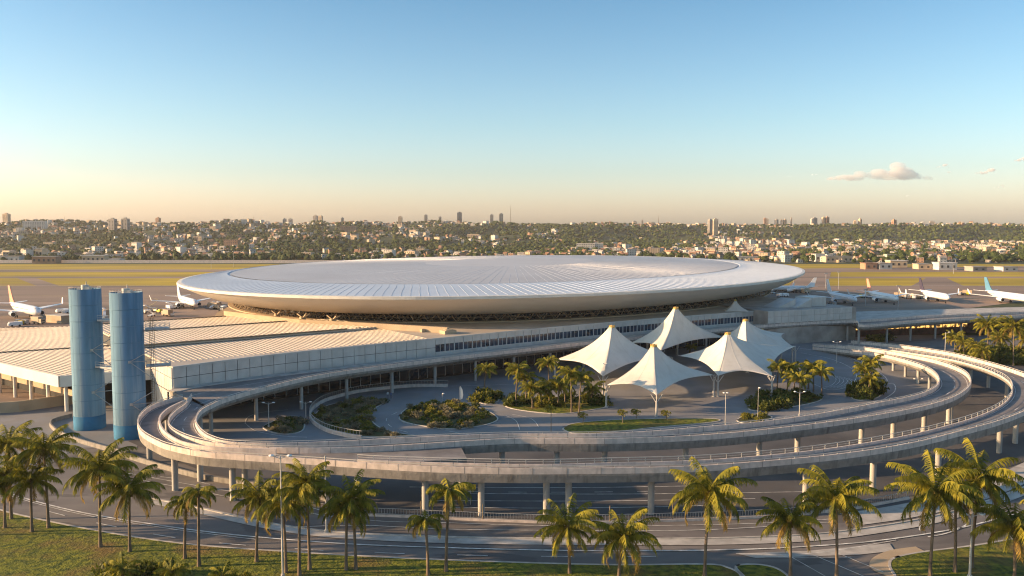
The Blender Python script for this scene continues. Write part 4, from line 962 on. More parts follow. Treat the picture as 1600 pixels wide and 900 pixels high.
# small round street trees beside the oval lawn
for x, yb, h in ((861, 652, 0), (973, 668, 0), (1008, 652, 0), (1041, 660, 0), (910, 672, 0)):
    pass
b = MB(); crown = shrub_variant('crown', M['leafy'], 77, n=220, flat=1, leaf=.25)
for x, yb, yc, lb in ((861, 676, 638, 'small lollipop tree west of the oval lawn, taller one'), (911, 660, 648, 'small lollipop tree at the west tip of the oval lawn'), (973, 662, 644, 'small lollipop tree above the oval lawn, in front of the sunlit tent post'), (994, 654, 643, 'small lollipop tree under the sunlit tent'), (1041, 656, 645, 'small lollipop tree east of the sunlit tent post')):
    p = P(x, yb, 0); r = empty('small_tree', lb, 'tree', tuple(p), 0, 'small trees round the oval lawn'); h = zat(yc, p.y)
    t = MB(); t.tube((0, 0, 0), (0, 0, h - .2), .09, .06, 6); t.build('trunk', M['bark'], r)
    c = crown.copy(); C.objects.link(c); c.parent = r; c.location = (0, 0, h - .6); c.scale = (1.2, 1.2, 1.1)
# ------------------------------------------------------------------ lamps and poles
def lamp(x, yb, yt, label, heads=2, group='street lamps', r=.11, base=None, arm=1.1, zdeck=0.0):
    p = P(x, yb, zdeck) if base is None else base; h = zat(yt, p.y) - zdeck
    o = empty('street_lamp', label, 'street lamp', tuple(p), 0, group)
    b = MB(); b.tube((0, 0, 0), (0, 0, h), r, r * .6, 8); b.tube((0, 0, 0), (0, 0, .5), r * 1.8, n=8); b.build('pole', M['rail'], o)
    for s in ((-1, 1) if heads == 2 else (1,)):
        c = MB(); c.tube((0, 0, h - .35), (s * arm, 0, h), .05, n=6); c.build('arm', M['rail'], o)
        c = MB(); c.lathe([(.05, h + .16), (.3 if r < .15 else .45, h + .08), (.34 if r < .15 else .5, h - .02), (.05, h - .1)], 12, cx=s * arm); c.build('lamp_head', M['cap_glass'], o)
    return o
lamp(442, 903, 712, 'tall pale twin-headed lamp post on the front lawn among palms', 2, 'tall lamp posts', .13)
lamp(1515, 905, 803, 'stout pale twin-headed lamp post on the east lawn', 2, 'tall lamp posts', .17)
lamp(1107, 0, 0, '', 1) if False else None
lamp(420, 668, 629, 'twin-headed lamp beside the small bed under the ramp bend'); lamp(478, 653, 628, 'twin-headed lamp at the end of the curved railing')
lamp(945, 620, 568, 'thin twin-headed lamp beside the west corner of the sunlit tent', r=.09, arm=.5); lamp(1133, 672, 614, 'square-headed lamp by the inner ramp railing, below the tent posts', r=.09, arm=.35)
lamp(1249, 650, 612, 'twin-headed lamp in front of the east planting bed'); lamp(1307, 568, 534, 'tall twin-headed lamp on the east plaza, western one'); lamp(1347, 566, 547, 'twin-headed lamp on the east plaza beside the far ramp')
lamp(1184, 655, 606, 'thin plain lamp post beside the small shrub bed', 1, r=.06, arm=.3); lamp(1435, 600, 592, 'short lamp under the inner ramp bend') 
lamp(691, 630, 615, 'thin lamp behind the lens-shaped bed', 1, r=.06, arm=.3)
lamp(1476, 565, 519, 'tall single-arm lamp standing between the two ramps at the east bend', 1, r=.12)
p = P(510, 832, 0); b = MB(); h = zat(712, p.y); b.tube((0, 0, 0), (0, 0, h), .14, .08, 8); b.tube((0, 0, 0), (0, 0, .4), .3, n=8); tag(b.build('plain_pole', M['rail'], None, tuple(p)), 'plain pale pole without a lamp standing by the road', 'pole')
# ------------------------------------------------------------------ fence, signs, people
fr_ = empty('road_fence', 'long low grey railing fence between the front road and the road under the ramps', 'fence')
l = catmull(PX([(562, 806), (640, 809), (700, 812), (860, 818), (950, 817.5), (1050, 815), (1200, 809), (1262, 804), (1340, 795), (1420, 780)]), 6)
b = MB(); wallstrip(b, l, .3, .02, .35); b.build('base_wall', M['wall_conc'], fr_)
b = MB(); wallstrip(b, l, .06, 1.25, 1.32); wallstrip(b, l, .05, .45, .5)
for p in even(l, .42): b.box((p.x, p.y, .85), (.045, .045, .8))
b.build('railing', M['silosteel'], fr_)
for p in even(l, 9.3): c = MB(); c.tube((p.x, p.y, 0), (p.x, p.y, 2.6), .07, n=6); c.build('post', M['brown_steel'], fr_)
cr_ = empty('curved_railing', 'curved pale railing on a low wall round the crescent planting bed', 'railing')
l = catmull(PX([(700, 605), (650, 605), (600, 609), (560, 614), (530, 621), (505, 629.5), (490, 640), (484, 651), (490, 663), (510, 675), (540, 683), (565, 687)]), 6)
b = MB(); wallstrip(b, l, .3, .06, .9); b.build('low_wall', M['wall_conc'], cr_)
b = MB(); wallstrip(b, l, .07, 1.75, 1.82)
for p in even(l, .8): b.box((p.x, p.y, 1.35), (.05, .05, .9))
b.build('railing', M['rail'], cr_)
p = P(735, 790, 0); r = empty('road_sign', 'small yellow road sign on a pole under the outer ramp', 'sign', tuple(p)); b = MB(); b.tube((0, 0, 0), (0, 0, 3.4), .05, n=6); b.build('pole', M['silosteel'], r); b = MB(); b.box((.1, -.08, 3.0), (1.5, .06, .75)); b.build('sign_panel', M['yellow'], r)
p = P(719, 632, 0); r = empty('feather_banner', 'white teardrop banner standing at the edge of the forecourt road', 'banner', tuple(p)); b = MB(); b.tube((0, 0, 0), (0, 0, 4.4), .05, n=6); b.tube((0, 0, 0), (0, 0, .15), .4, n=8); b.build('pole', M['silosteel'], r)
b = MB(); b.prism([(-.1, 1.2), (.55, 1.4), (.75, 2.4), (.6, 3.6), (.15, 4.5), (-.1, 4.3)], -.03, .03); o = b.build('flag', M['cap_glass'], r); o.rotation_euler = (R(90), 0, 0)
def person(x, y, ang, shirt, trousers, label):
    """standing figure: one skinned body with clothes as colour zones"""
    p = P(x, y, 0); me = bpy.data.meshes.new('person')
    V = [(0, 0, .95), (0, 0, 1.2), (0, 0, 1.43), (0, 0, 1.53), (0, .02, 1.66), (.1, 0, .9), (.12, .03, .5), (.12, -.02, .06), (.13, .16, .03), (-.1, 0, .9), (-.12, -.05, .5), (-.13, -.1, .06), (-.13, .06, .03), (.2, 0, 1.4), (.26, 0, 1.12), (.28, .1, .88), (-.2, 0, 1.4), (-.26, .02, 1.12), (-.26, .12, .9)]
    Ed = [(0, 1), (1, 2), (2, 3), (3, 4), (0, 5), (5, 6), (6, 7), (7, 8), (0, 9), (9, 10), (10, 11), (11, 12), (2, 13), (13, 14), (14, 15), (2, 16), (16, 17), (17, 18)]
    Rr = [.15, .15, .13, .06, .11, .1, .07, .05, .045, .1, .07, .05, .045, .065, .05, .04, .065, .05, .04]
    me.from_pydata(V, Ed, []); o = bpy.data.objects.new('person', me); C.objects.link(o); o.location = tuple(p); o.rotation_euler = (0, 0, ang)
    sk = o.modifiers.new('skin', 'SKIN'); sl = me.skin_vertices[0].data
    for i, r_ in enumerate(Rr): sl[i].radius = (r_, r_ * .85)
    sl[0].use_root = True; ss = o.modifiers.new('sub', 'SUBSURF'); ss.levels = ss.render_levels = 1
    m = bpy.data.materials.new('clothes'); m.use_nodes = True; n = m.node_tree; bs = n.nodes['Principled BSDF']; tc = n.nodes.new('ShaderNodeTexCoord'); sp = n.nodes.new('ShaderNodeSeparateXYZ'); n.links.new(tc.outputs['Object'], sp.inputs[0])
    mr = n.nodes.new('ShaderNodeMath'); mr.operation = 'DIVIDE'; mr.inputs[1].default_value = 1.8; n.links.new(sp.outputs[2], mr.inputs[0]); cr = n.nodes.new('ShaderNodeValToRGB'); cr.color_ramp.interpolation = 'CONSTANT'; n.links.new(mr.outputs[0], cr.inputs[0])
    cr.color_ramp.elements[0].color = (.02, .02, .02, 1); cr.color_ramp.elements[1].position = .05; cr.color_ramp.elements[1].color = (*trousers, 1)
    for ps, cl in ((.52, shirt), (.835, (.32, .18, .11)), (.955, (.03, .02, .015))): e = cr.color_ramp.elements.new(ps); e.color = (*cl, 1)
    n.links.new(cr.outputs[0], bs.inputs['Base Color']); me.materials.append(m); tag(o, label, 'person', 'people by the crescent bed')
person(606, 622, .4, (.6, .6, .58), (.1, .1, .14), 'person in a white shirt standing at the road beyond the crescent bed')
person(611, 622.5, 2.2, (.05, .12, .3), (.05, .06, .12), 'person in a blue shirt standing beside the one in white')
#@@PART5
# ------------------------------------------------------------------ aircraft
def airliner(px, py, heading, tailmat, label, scale=1.0, group='airliners parked on the apron', loc=None):
    """nose along +X"""
    p = P(px, py, 0) if loc is None else Vector(loc)
    r = empty('parked_airliner', label, 'airliner', tuple(p), heading, group); r.scale = (scale,) * 3
    prof = [(18.8, .05, 3.35), (18.4, .75, 3.4), (17.6, 1.25, 3.5), (16.2, 1.7, 3.65), (14, 1.9, 3.75), (-6, 1.9, 3.75), (-10, 1.65, 3.95), (-14, 1.1, 4.4), (-17.5, .5, 4.9), (-19, .15, 5.1)]
    b = MB(); n = 18; vs = []
    for x, rr, z in prof:
        for k in range(n): a = k * 2 * math.pi / n; vs.append((x, rr * math.cos(a), z + rr * math.sin(a)))
    b.add(vs, [(i * n + (k + 1) % n, i * n + k, (i + 1) * n + k, (i + 1) * n + (k + 1) % n) for i in range(len(prof) - 1) for k in range(n)], 0, True); b.build('fuselage', M['white'], r)
    b = MB()
    for s in (-1, 1):
        for k in range(26): b.box((12.5 - k * .98, s * 1.885, 4.15), (.3, .05, .34))
    b.box((16.75, 0, 4.72), (.75, 1.7, .42)); b.build('cabin_glass', M['glass'], r)
    def slab(pts, th):
        c = MB(); n_ = len(pts); v = [(x, y, z + th / 2) for x, y, z in pts] + [(x, y, z - th / 2) for x, y, z in pts]
        c.add(v, [tuple(range(n_)), tuple(range(2 * n_ - 1, n_ - 1, -1))] + [(k, n_ + k, n_ + (k + 1) % n_, (k + 1) % n_) for k in range(n_)]); return c
    for s in (-1, 1):
        slab([(4.5, s * 1.6, 2.7), (-.5, s * 8, 3.4), (-4.8, s * 16.5, 4.3), (-6.4, s * 16.5, 4.3), (-4.2, s * 6, 3.3), (-3.4, s * 1.6, 2.7)], .32).build('wing', M['white'], r)
        c = MB(); y = s * 16.5; v = [(-4.8, y, 4.2), (-6.4, y, 4.2), (-7.6, y + s * .6, 6.9), (-6.7, y + s * .6, 6.9), (-4.8, y + s * .14, 4.2), (-6.4, y + s * .14, 4.2), (-7.6, y + s * .74, 6.9), (-6.7, y + s * .74, 6.9)]
        c.add(v, [(0, 1, 2, 3), (7, 6, 5, 4), (0, 3, 7, 4), (1, 5, 6, 2), (2, 6, 7, 3), (0, 4, 5, 1)]); c.build('winglet', M['white'], r)
        slab([(-14.5, s * .9, 5.0), (-18.2, s * 6.6, 5.4), (-19.4, s * 6.6, 5.4), (-18, s * .6, 5.0)], .2).build('tailplane', M['white'], r)
        c = MB(); c.tube((4.8, s * 5.3, 1.95), (1.2, s * 5.3, 2.1), 1.02, .85, 16); c.tube((1.2, s * 5.3, 2.1), (-.4, s * 5.3, 2.3), .85, .4, 16); c.box((1.2, s * 5.3, 2.9), (3.2, .25, .6)); e = c.build('engine', M['white'], r)
        c = MB(); c.tube((4.81, s * 5.3, 1.95), (4.86, s * 5.3, 1.95), .88, n=16); c.build('intake', M['tyre'], e)
        c = MB(); c.tube((-1.2, s * 2.7, .6), (-1.2, s * 2.7, 2.8), .14, n=6)
        for dy in (-.4, .4): c.tube((-1.2, s * 2.7 + dy - .17, .55), (-1.2, s * 2.7 + dy + .17, .55), .55, n=12)
        c.build('landing_gear', M['tyre'], r)
    c = MB(); v = [(-12.2, 0, 5.1), (-18.6, 0, 5.2), (-20.6, 0, 12.4), (-18.3, 0, 12.4), (-14.6, 0, 7.2)]
    v2 = [(x, .16, z) for x, _, z in v] + [(x, -.16, z) for x, _, z in v]; m_ = len(v)
    c.add(v2, [tuple(range(m_)), tuple(range(2 * m_ - 1, m_ - 1, -1))] + [(k, m_ + k, m_ + (k + 1) % m_, (k + 1) % m_) for k in range(m_)]); c.build('tail_fin', tailmat, r)
    c = MB(); c.tube((14.6, 0, .4), (14.6, 0, 2.3), .1, n=6)
    for dy in (-.22, .22): c.tube((14.6, dy - .1, .38), (14.6, dy + .1, .38), .38, n=12)
    c.build('nose_gear', M['tyre'], r)
    return r
def ang(x0, y0, x1, y1):
    a, b_ = P(x0, y0), P(x1, y1); return math.atan2(b_.y - a.y, b_.x - a.x)
airliner(38, 496, R(-44), M['salmon'], 'large white airliner with reddish tail parked west of the silos', 1.15)
airliner(292, 480.5, R(-55), M['white'], 'white airliner standing nose-on beside the west tip of the disc roof', 1.0)
for x, y, hd, m, lb in ((1314, 474, R(-88), 'white', 'all-white airliner, first in the row on the east apron'), (1378, 472.5, R(-89), 'salmon', 'airliner with salmon tail, second in the row on the east apron'), (1459, 470.5, R(-93), 'darktail', 'airliner with dark patterned tail, third in the row on the east apron'), (1573, 473, R(-88), 'blue', 'airliner with bright blue tail at the east edge of the apron')):
    airliner(x, y, hd, M[m], lb, 1.0 if x < 1500 else 1.08)
airliner(1236, 457, R(176), M['white'], 'white airliner partly hidden behind the tip of the disc roof', .8)
# ------------------------------------------------------------------ apron vehicles
def vehicle_proto(kind):
    r = bpy.data.objects.new('service_vehicle', None); C.objects.link(r)
    b = MB()
    if kind == 'van': b.box((0, 0, 1.25), (5, 2, 1.6)); b.prism([(1.6, -.95), (2.9, -.95), (2.9, .95), (1.6, .95)], .5, 1.5)
    elif kind == 'truck': b.box((-.8, 0, 2.1), (5.2, 2.4, 2.4)); b.box((2.7, 0, 1.5), (1.6, 2.2, 1.9)); b.box((0, 0, .7), (7, 1.2, .4))
    elif kind == 'cart':
        b.box((0, 0, .65), (3.2, 1.6, .2)); 
        for sx in (-1.5, 1.5): b.box((sx, 0, 1.3), (.1, 1.6, 1.3))
        b.box((0, 0, 1.98), (3.2, 1.6, .08)); b.box((0, 0, 1.1), (2.4, 1.3, .8))
    elif kind == 'tug': b.box((0, 0, .8), (3.4, 1.8, .8)); b.box((-.6, 0, 1.5), (1.3, 1.6, .7))
    else:
        b.beam((-3.5, 0, 1), (3, 0, 3.4), 1.2, .35); b.box((2.9, 0, 3.5), (1.3, 1.3, .2)); b.box((-.5, 0, .8), (5, 1.6, .5))
    b.build('body', M[{'van': 'white', 'truck': 'h_cream', 'cart': 'silosteel', 'tug': 'yellow', 'stairs': 'white'}[kind]], r)
    c = MB()
    for sx in (-1.4, 1.5):
        for s in (-1, 1): c.tube((sx, s * .95 - .12, .42), (sx, s * .95 + .12, .42), .42, n=10)
    c.build('wheel_set', M['tyre'], r)
    c = MB(); c.box((1.9 if kind != 'truck' else 3.2, 0, 1.7), (.9 if kind == 'van' else .62, 1.7, .5)) 
    if kind in ('van', 'truck'): c.build('windscreen', M['glass'], r)
    return r
VP = {k: vehicle_proto(k) for k in ('van', 'truck', 'cart', 'tug', 'stairs')}
VN = {'van': 'white service van', 'truck': 'cream box truck', 'cart': 'grey baggage cart', 'tug': 'yellow tow tractor', 'stairs': 'white boarding stairs'}
used = set(); vrs = random.Random(4)
spots = []
for n_, (x0, x1, y0, y1), wh in ((9, (228, 268, 486, 496), 'by the wing roof next to the silos'), (5, (150, 172, 492, 502), 'seen between the blue silos'), (8, (318, 352, 480, 487), 'near the west tip of the disc'), (4, (264, 286, 481, 484), 'beside the airliner at the disc tip'), (5, (5, 60, 505, 512), 'around the reddish-tailed airliner'),
                                 (6, (1345, 1362, 464, 467), 'beside the salmon-tailed airliner'), (8, (1405, 1436, 462, 467), 'between the second and third east airliners'), (12, (1205, 1260, 454, 464), 'beyond the east block roof'), (3, (1498, 1512, 460, 463), 'near the bright blue tail'), (3, (1300, 1312, 475, 478), 'beside the all-white airliner'), (2, (97, 108, 488, 491), 'beside the small tan shed')):
    for i in range(n_): spots.append((vrs.uniform(x0, x1), vrs.uniform(y0, y1), wh))
for x, y, wh in spots:
    k = vrs.choice(['van', 'cart', 'cart', 'truck', 'tug', 'stairs']); src = VP[k]
    o = src if k not in used else copy_tree(src); used.add(k)
    q = P(x, y, 0); o.location = (q.x, q.y, 0.06); o.rotation_euler = (0, 0, vrs.uniform(0, 6.28)); tag(o, VN[k] + ' on the apron ' + wh, 'service vehicle', 'vehicles on the apron ' + wh)
sh = empty('apron_shed', 'low tan shed at the edge of the apron beside the silos', 'shed', tuple(P(88, 505, 0))); b = MB(); b.box((0, 4, 1.6), (11, 7, 3.2), -.5); b.build('wall', M['tan'], sh); b = MB(); b.box((0, 4, 3.35), (11.6, 7.6, .3), -.5); b.build('roof', M['roof'], sh)
for x, y, ht in ((1352, 478, 9), (1403, 486, 13), (1290, 455, 12), (1240, 452, 12), (1310, 452, 12), (330, 420, 14), (1490, 428, 10), (365, 417, 15)):
    p = P(x, y, 0); b = MB(); b.tube((0, 0, 0), (0, 0, ht), .16, .1, 6); b.box((0, 0, ht), (2.4, .4, .4)); tag(b.build('floodlight_mast', M['silosteel'], None, tuple(p)), 'slim floodlight mast on the airfield', 'mast', 'floodlight masts')
# ------------------------------------------------------------------ city
hr = random.Random(99)
def house_geo(rs, kind, wallm, roofm):
    """one house at the origin, returned as vs, fs, mats (0 wall 1 roof 2 window)"""
    b = MB(); w_, d_ = rs.uniform(5, 9.5), rs.uniform(5, 8); st = rs.choice((1, 1, 2, 2)) if kind != 'block' else rs.choice((4, 5, 6)); h = st * 3.0
    if kind == 'block': w_ = rs.uniform(11, 20); d_ = rs.uniform(8, 10); st = rs.choice((3, 4)); h = st * 3.0
    if kind == 'shed': w_ = rs.uniform(16, 28); d_ = rs.uniform(9, 12); h = rs.uniform(4, 6); st = 1
    b.box((0, 0, h / 2 - 2), (w_, d_, h + 4), 0, 0)
    if kind == 'gable':
        e = .5; z = h; t = 1.6 + d_ * .12; x, y = w_ / 2 + e, d_ / 2 + e
        b.add([(-x, -y, z), (x, -y, z), (x, y, z), (-x, y, z), (-x, 0, z + t), (x, 0, z + t)], [(0, 1, 5, 4), (2, 3, 4, 5), (1, 2, 5), (3, 0, 4), (3, 2, 1, 0)], 1)
    else:
        b.box((0, 0, h + .15), (w_ + .5, d_ + .5, .3), 0, 1)
        if kind == 'flat' and rs.random() < .6: b.box((w_ * .2, d_ * .1, h + 1), (2.4, 2.4, 1.5), 0, 0)
        if rs.random() < .5: b.tube((-w_ * .25, 0, h), (-w_ * .25, 0, h + 1.6), .7, n=8, mi=1)
    nx = max(2, int(w_ / 3.2))
    for f in range(st):
        for i in range(nx):
            x = -w_ / 2 + w_ * (i + .5) / nx
            b.box((x, -d_ / 2 - .02, f * 3 + 1.6), (1.3, .14, 1.3), 0, 2)
        for i in range(2): b.box((-w_ / 2 - .02, -d_ / 4 + i * d_ / 2, f * 3 + 1.6), (.14, 1.2, 1.3), 0, 2)
    return b
HK = []
for i, (kd, wm, rm, lb) in enumerate([('gable', 'h_white', 'tile', 'white house with red tile roof'), ('gable', 'h_cream', 'tile', 'cream house with red tile roof'), ('flat', 'h_white', 'slabroof', 'white flat-roofed house'), ('flat', 'h_cream', 'slabroof', 'cream flat-roofed house'), ('flat', 'h_grey', 'slabroof', 'unpainted grey flat-roofed house'),
                                      ('gable', 'h_brick', 'tile', 'bare brick house with tile roof'), ('flat', 'h_brick', 'slabroof', 'bare brick flat-roofed house'), ('gable', 'h_grey', 'slabroof', 'grey house with pale pitched roof'), ('block', 'h_white', 'slabroof', 'white apartment block'), ('block', 'h_cream', 'slabroof', 'cream apartment block'),
                                      ('shed', 'h_white', 'slabroof', 'white warehouse'), ('gable', 'h_white', 'slabroof', 'white house with pale pitched roof'), ('flat', 'h_white', 'h_white', 'white cube house with white roof')]):
    for v in range(2): HK.append((kd, wm, rm, lb, house_geo(hr, kd, wm, rm)))
HM = ['h_white', 'h_cream', 'h_grey', 'h_brick', 'tile', 'slabroof', 'win']
def dens(x, y):
    """how built-up a place on the slopes is, 0 wood .. 1 houses"""
    n_ = noise.noise(Vector((x * .0045, y * .0035, 1.7))) + .5 * noise.noise(Vector((x * .013, y * .011, 9.1))); az = x / y
    gx = terrain(x, y + 12) - terrain(x, y - 12)
    steep = max(0, gx - 1.1) * .55 * (1.6 if az > .1 else .8)
    flat_e = .25 if (az > .2 and y < 2300) else 0
    top = .25 if terrain(x, y) > 44 else 0
    h_ = terrain(x, y); green = 0
    if az > .335 and 5 < h_ < 42: green = 1.4
    elif .06 < az < .23 and 7 < h_ < 43: green = .7
    elif -.1 < az < .02 and 18 < h_ < 42: green = .5
    elif -.58 < az < -.44 and 9 < h_ < 24: green = .7
    return .50 + n_ * .95 - steep * .3 + flat_e + top + (.1 if az < -.2 else 0) + (.3 if .23 < az < .335 else 0) - green
near, far = [], []; LOWK = [i for i in range(len(HK)) if not 16 <= i < 22]
hr = random.Random(3); grid = {}
def free(x, y, r=10):
    k = (int(x // 12), int(y // 12))
    for i in (-1, 0, 1):
        for j in (-1, 0, 1):
            for a, b_ in grid.get((k[0] + i, k[1] + j), ()):
                if (a - x) ** 2 + (b_ - y) ** 2 < r * r: return False
    grid.setdefault(k, []).append((x, y)); return True
tries = 0
while len(near) + len(far) < 6500 and tries < 90000:
    tries += 1; y = 1010 + 2300 * hr.random() ** 0.9; x = hr.uniform(-.68, .68) * y
    if y < 1100 and x < -100: continue
    if hr.random() > dens(x, y) * (1.0 if y > 1120 else .6) or not free(x, y, 9.5): continue
    (near if y < 1460 else far).append((x, y, hr.choice(LOWK) if hr.random() > .05 else 16 + hr.randrange(6 if y < 1500 else 4)))
near.sort(key=lambda q: q[1]); far += near[290:]; near = near[:290]
HMESH = {}
# what one can place each near house by: which stretch of the far edge of the field it stands on
def stretch(x, y):
    px = proj((x, y, 0))[0]
    return ('beyond the field west of the silos' if px < 110 else 'beyond the field above the blue silos' if px < 240 else 'beyond the field above the west tip of the disc' if px < 420 else 'behind the west part of the disc roof' if px < 640 else 'behind the middle of the disc roof' if px < 860
            else 'behind the east part of the disc roof' if px < 1160 else 'beyond the field above the east tip of the disc' if px < 1300 else 'beyond the field above the row of east airliners' if px < 1480 else 'beyond the field above the bright blue tail')
for x, y, k in near:
    kd, wm, rm, lb, g = HK[k]
    if k not in HMESH:
        o = g.build('hillside_house', [M[wm], M[rm], M['win']]); HMESH[k] = o.data
    else: o = bpy.data.objects.new('hillside_house', HMESH[k]); C.objects.link(o)
    o.location = (x, y, terrain(x, y) - .1); o.rotation_euler = (0, 0, hr.uniform(-.9, .9)); st_ = stretch(x, y)
    tag(o, lb + ' ' + st_, 'house', '%ss %s' % (lb, st_))
def bulk(name, items, geos, mats_of, kindlabel):
    vs, fs, ms = [], [], []
    for x, y, k, rz, s, sz in items:
        g, mi = geos[k], mats_of[k]; o_ = len(vs); ca, sa = math.cos(rz) * s, math.sin(rz) * s; z = terrain(x, y) - .1
        vs += [(x + a * ca - b_ * sa, y + a * sa + b_ * ca, z + c * sz) for a, b_, c in g.v]
        fs += [tuple(i + o_ for i in f) for f in g.f]; ms += [mi[m] for m in g.m]
    return vs, fs, ms
idx = {n: i for i, n in enumerate(HM)}
vs, fs, ms = bulk('', [(x, y, k, hr.uniform(-1, 1), 1, 1) for x, y, k in far], [h[4] for h in HK], [[idx[h[1]], idx[h[2]], idx['win']] for h in HK], '')
me = bpy.data.meshes.new('distant_houses'); me.from_pydata(vs, [], fs)
for n_ in HM: me.materials.append(M[n_])
me.polygons.foreach_set('material_index', ms); o = bpy.data.objects.new('distant_city', me); C.objects.link(o); tag(o, 'thousands of small pale houses covering the far hillsides', 'distant houses', kind='stuff')
# towers on the skyline
def tower(px, yt, wd, depth, m, label, dist=2700, yb=352):
    y = dist; x = (px - 800) / 1300 * (y * 1.0); z0 = terrain(x, y) - 3; zt = zat(yt, y); r = empty('apartment_tower', label, 'tower', (x, y, z0), hr.uniform(-.3, .3)); h = zt - z0; wm = wd / 1300 * y
    b = MB(); b.box((0, 0, h / 2), (wm, depth, h)); b.box((0, 0, h + 1.2), (wm * .4, depth * .4, 2.6)); n_ = int(h / 3.1)
    for i in range(1, n_):
        for j in range(max(2, int(wm / 5))):
            xx = -wm / 2 + wm * (j + .5) / max(2, int(wm / 5)); b.box((xx, -depth / 2 - .02, i * 3.1), (2.2, .3, 1.5), 0, 1)
        for s in (-1, 1): b.box((s * (wm / 2 + .02), 0, i * 3.1), (.3, depth * .5, 1.4), 0, 1)
    b.build('tower_block', [M[m], M['win']], r)
for x, yt, wd, m, d, lb in ((13, 334, 9, 'h_cream', 2300, 'lone cream tower on the skyline at the west edge'), (178, 342, 10, 'h_grey', 1900, 'western one of the twin towers above the silos'), (198, 341.5, 10, 'h_grey', 1900, 'eastern one of the twin towers above the silos'), (249, 340.5, 5.5, 'h_brick', 2600, 'slender brown tower west of the disc tip'), (107, 345, 6, 'h_grey', 2700, 'short square tower above the first silo'), (135, 347, 5, 'h_grey', 2700, 'low tower just west of the twin towers'),
                            (446, 342, 5.5, 'h_grey', 2700, 'small tower, western one of a squat pair'), (455, 342, 5, 'h_grey', 2750, 'small tower, eastern one of a squat pair'), (494, 337, 5.5, 'h_grey', 2700, 'taller skyline tower, western one of a close pair'), (502, 337.5, 5.5, 'h_cream', 2750, 'taller skyline tower, eastern one of a close pair'), (536, 340.5, 4, 'h_grey', 2700, 'thin tower east of the close pair'), (626, 338.5, 6, 'h_cream', 2600, 'pale tower above the middle of the disc'),
                            (666, 336, 4.5, 'h_grey', 2700, 'thin tower between the pale tower and the blue one'), (718.5, 332, 7, 'glassblue', 2700, 'tallest bluish skyline tower above the disc'), (768.5, 335.5, 5, 'h_grey', 2800, 'shorter tower beside the radio mast'), (783, 334, 6, 'h_grey', 2800, 'taller tower beside the radio mast'), (688, 339, 3.5, 'h_grey', 2800, 'narrow tower just west of the tallest bluish one'),
                            (1003, 344, 2.5, 'h_grey', 2900, 'very thin tower west of the second mast'), (991, 346, 6, 'h_grey', 2900, 'squat block on the central ridge'), (1109, 343, 6, 'h_grey', 2500, 'grey tower of the pair on the sunlit settlement'), (1117, 342.5, 7, 'h_cream', 2450, 'cream tower of the pair on the sunlit settlement'), (1194, 341, 3.5, 'h_brick', 3000, 'brown slender tower west of the eastern skyline group'),
                            (1198, 342, 3, 'h_grey', 3050, 'grey slender tower west of the eastern skyline group'), (1212, 343, 4, 'h_grey', 3000, 'first low tower of the eastern skyline group'), (1220, 343, 3, 'h_grey', 3000, 'second low tower of the eastern skyline group'), (1225, 343, 3, 'h_cream', 3000, 'third low tower of the eastern skyline group'), (1235, 340, 2, 'h_grey', 3000, 'needle-thin tower in the eastern skyline group'),
                            (1271, 340.5, 7, 'h_grey', 2900, 'wide grey tower east of the needle tower'), (1267, 342, 3, 'h_white', 2850, 'narrow white tower beside the wide grey one'), (1285, 339.5, 3.5, 'h_cream', 2900, 'cream tower of the tall eastern pair'), (1291, 339, 4, 'h_brick', 2900, 'brown tower of the tall eastern pair'), (1334, 345, 4, 'h_cream', 2700, 'small cream tower on the green ridge'), (1342, 342, 3, 'h_cream', 2700, 'thin cream tower on the green ridge'),
                            (1395, 343.5, 5, 'h_brick', 2600, 'brown block behind the trees of the green ridge'), (1454, 346, 7, 'h_grey', 2700, 'grey block on the east end of the green ridge'), (1440, 347.5, 6, 'h_white', 2700, 'low white block on the east end of the green ridge'), (1575, 349, 10, 'h_cream', 2900, 'cream block on the skyline at the east edge')):
    tower(x, yt, wd, 12, m, lb, d)
for x, yb, yt, wd, m, lb in ((363, 391, 378, 22, 'h_brick', 'orange-fronted apartment block at the foot of the slope above the disc tip'), (545, 362, 353, 24, 'h_brick', 'long brick-coloured block on the upper slope'), (740, 355, 346, 18, 'h_cream', 'cream block near the ridge west of the tallest tower'), (915, 382, 371, 28, 'h_white', 'long white block with slab wings on the lower slope'), (935, 382, 370, 14, 'h_white', 'white block next to the long slab block'),
                             (57, 374, 361, 34, 'h_white', 'wide white apartment block at the west edge'), (1248, 384, 378, 12, 'h_cream', 'cream block above the east tip of the disc'), (1170, 361, 355, 14, 'h_cream', 'tall cream block in the sunlit settlement')):
    y = 1500 if yb > 376 else 2000; x_ = (x - 800) / 1300 * y; z0 = terrain(x_, y); w_ = wd / 1300 * y; h = max(8, (yb - yt) / 1300 * y); r = empty('apartment_block', lb, 'apartment block', (x_, y, z0 - 2), hr.uniform(-.2, .2))
    b = MB(); b.box((0, 0, h / 2), (w_, 12, h + 4)); b.build('wall', M[m], r)
    for i in range(int(h / 3)):
        for j in range(int(w_ / 4)): b = MB(); b.box((-w_ / 2 + 2 + j * 4, -6.02, 2 + i * 3 + 1.5), (1.8, .2, 1.3)); b.build('window', M['win'], r)
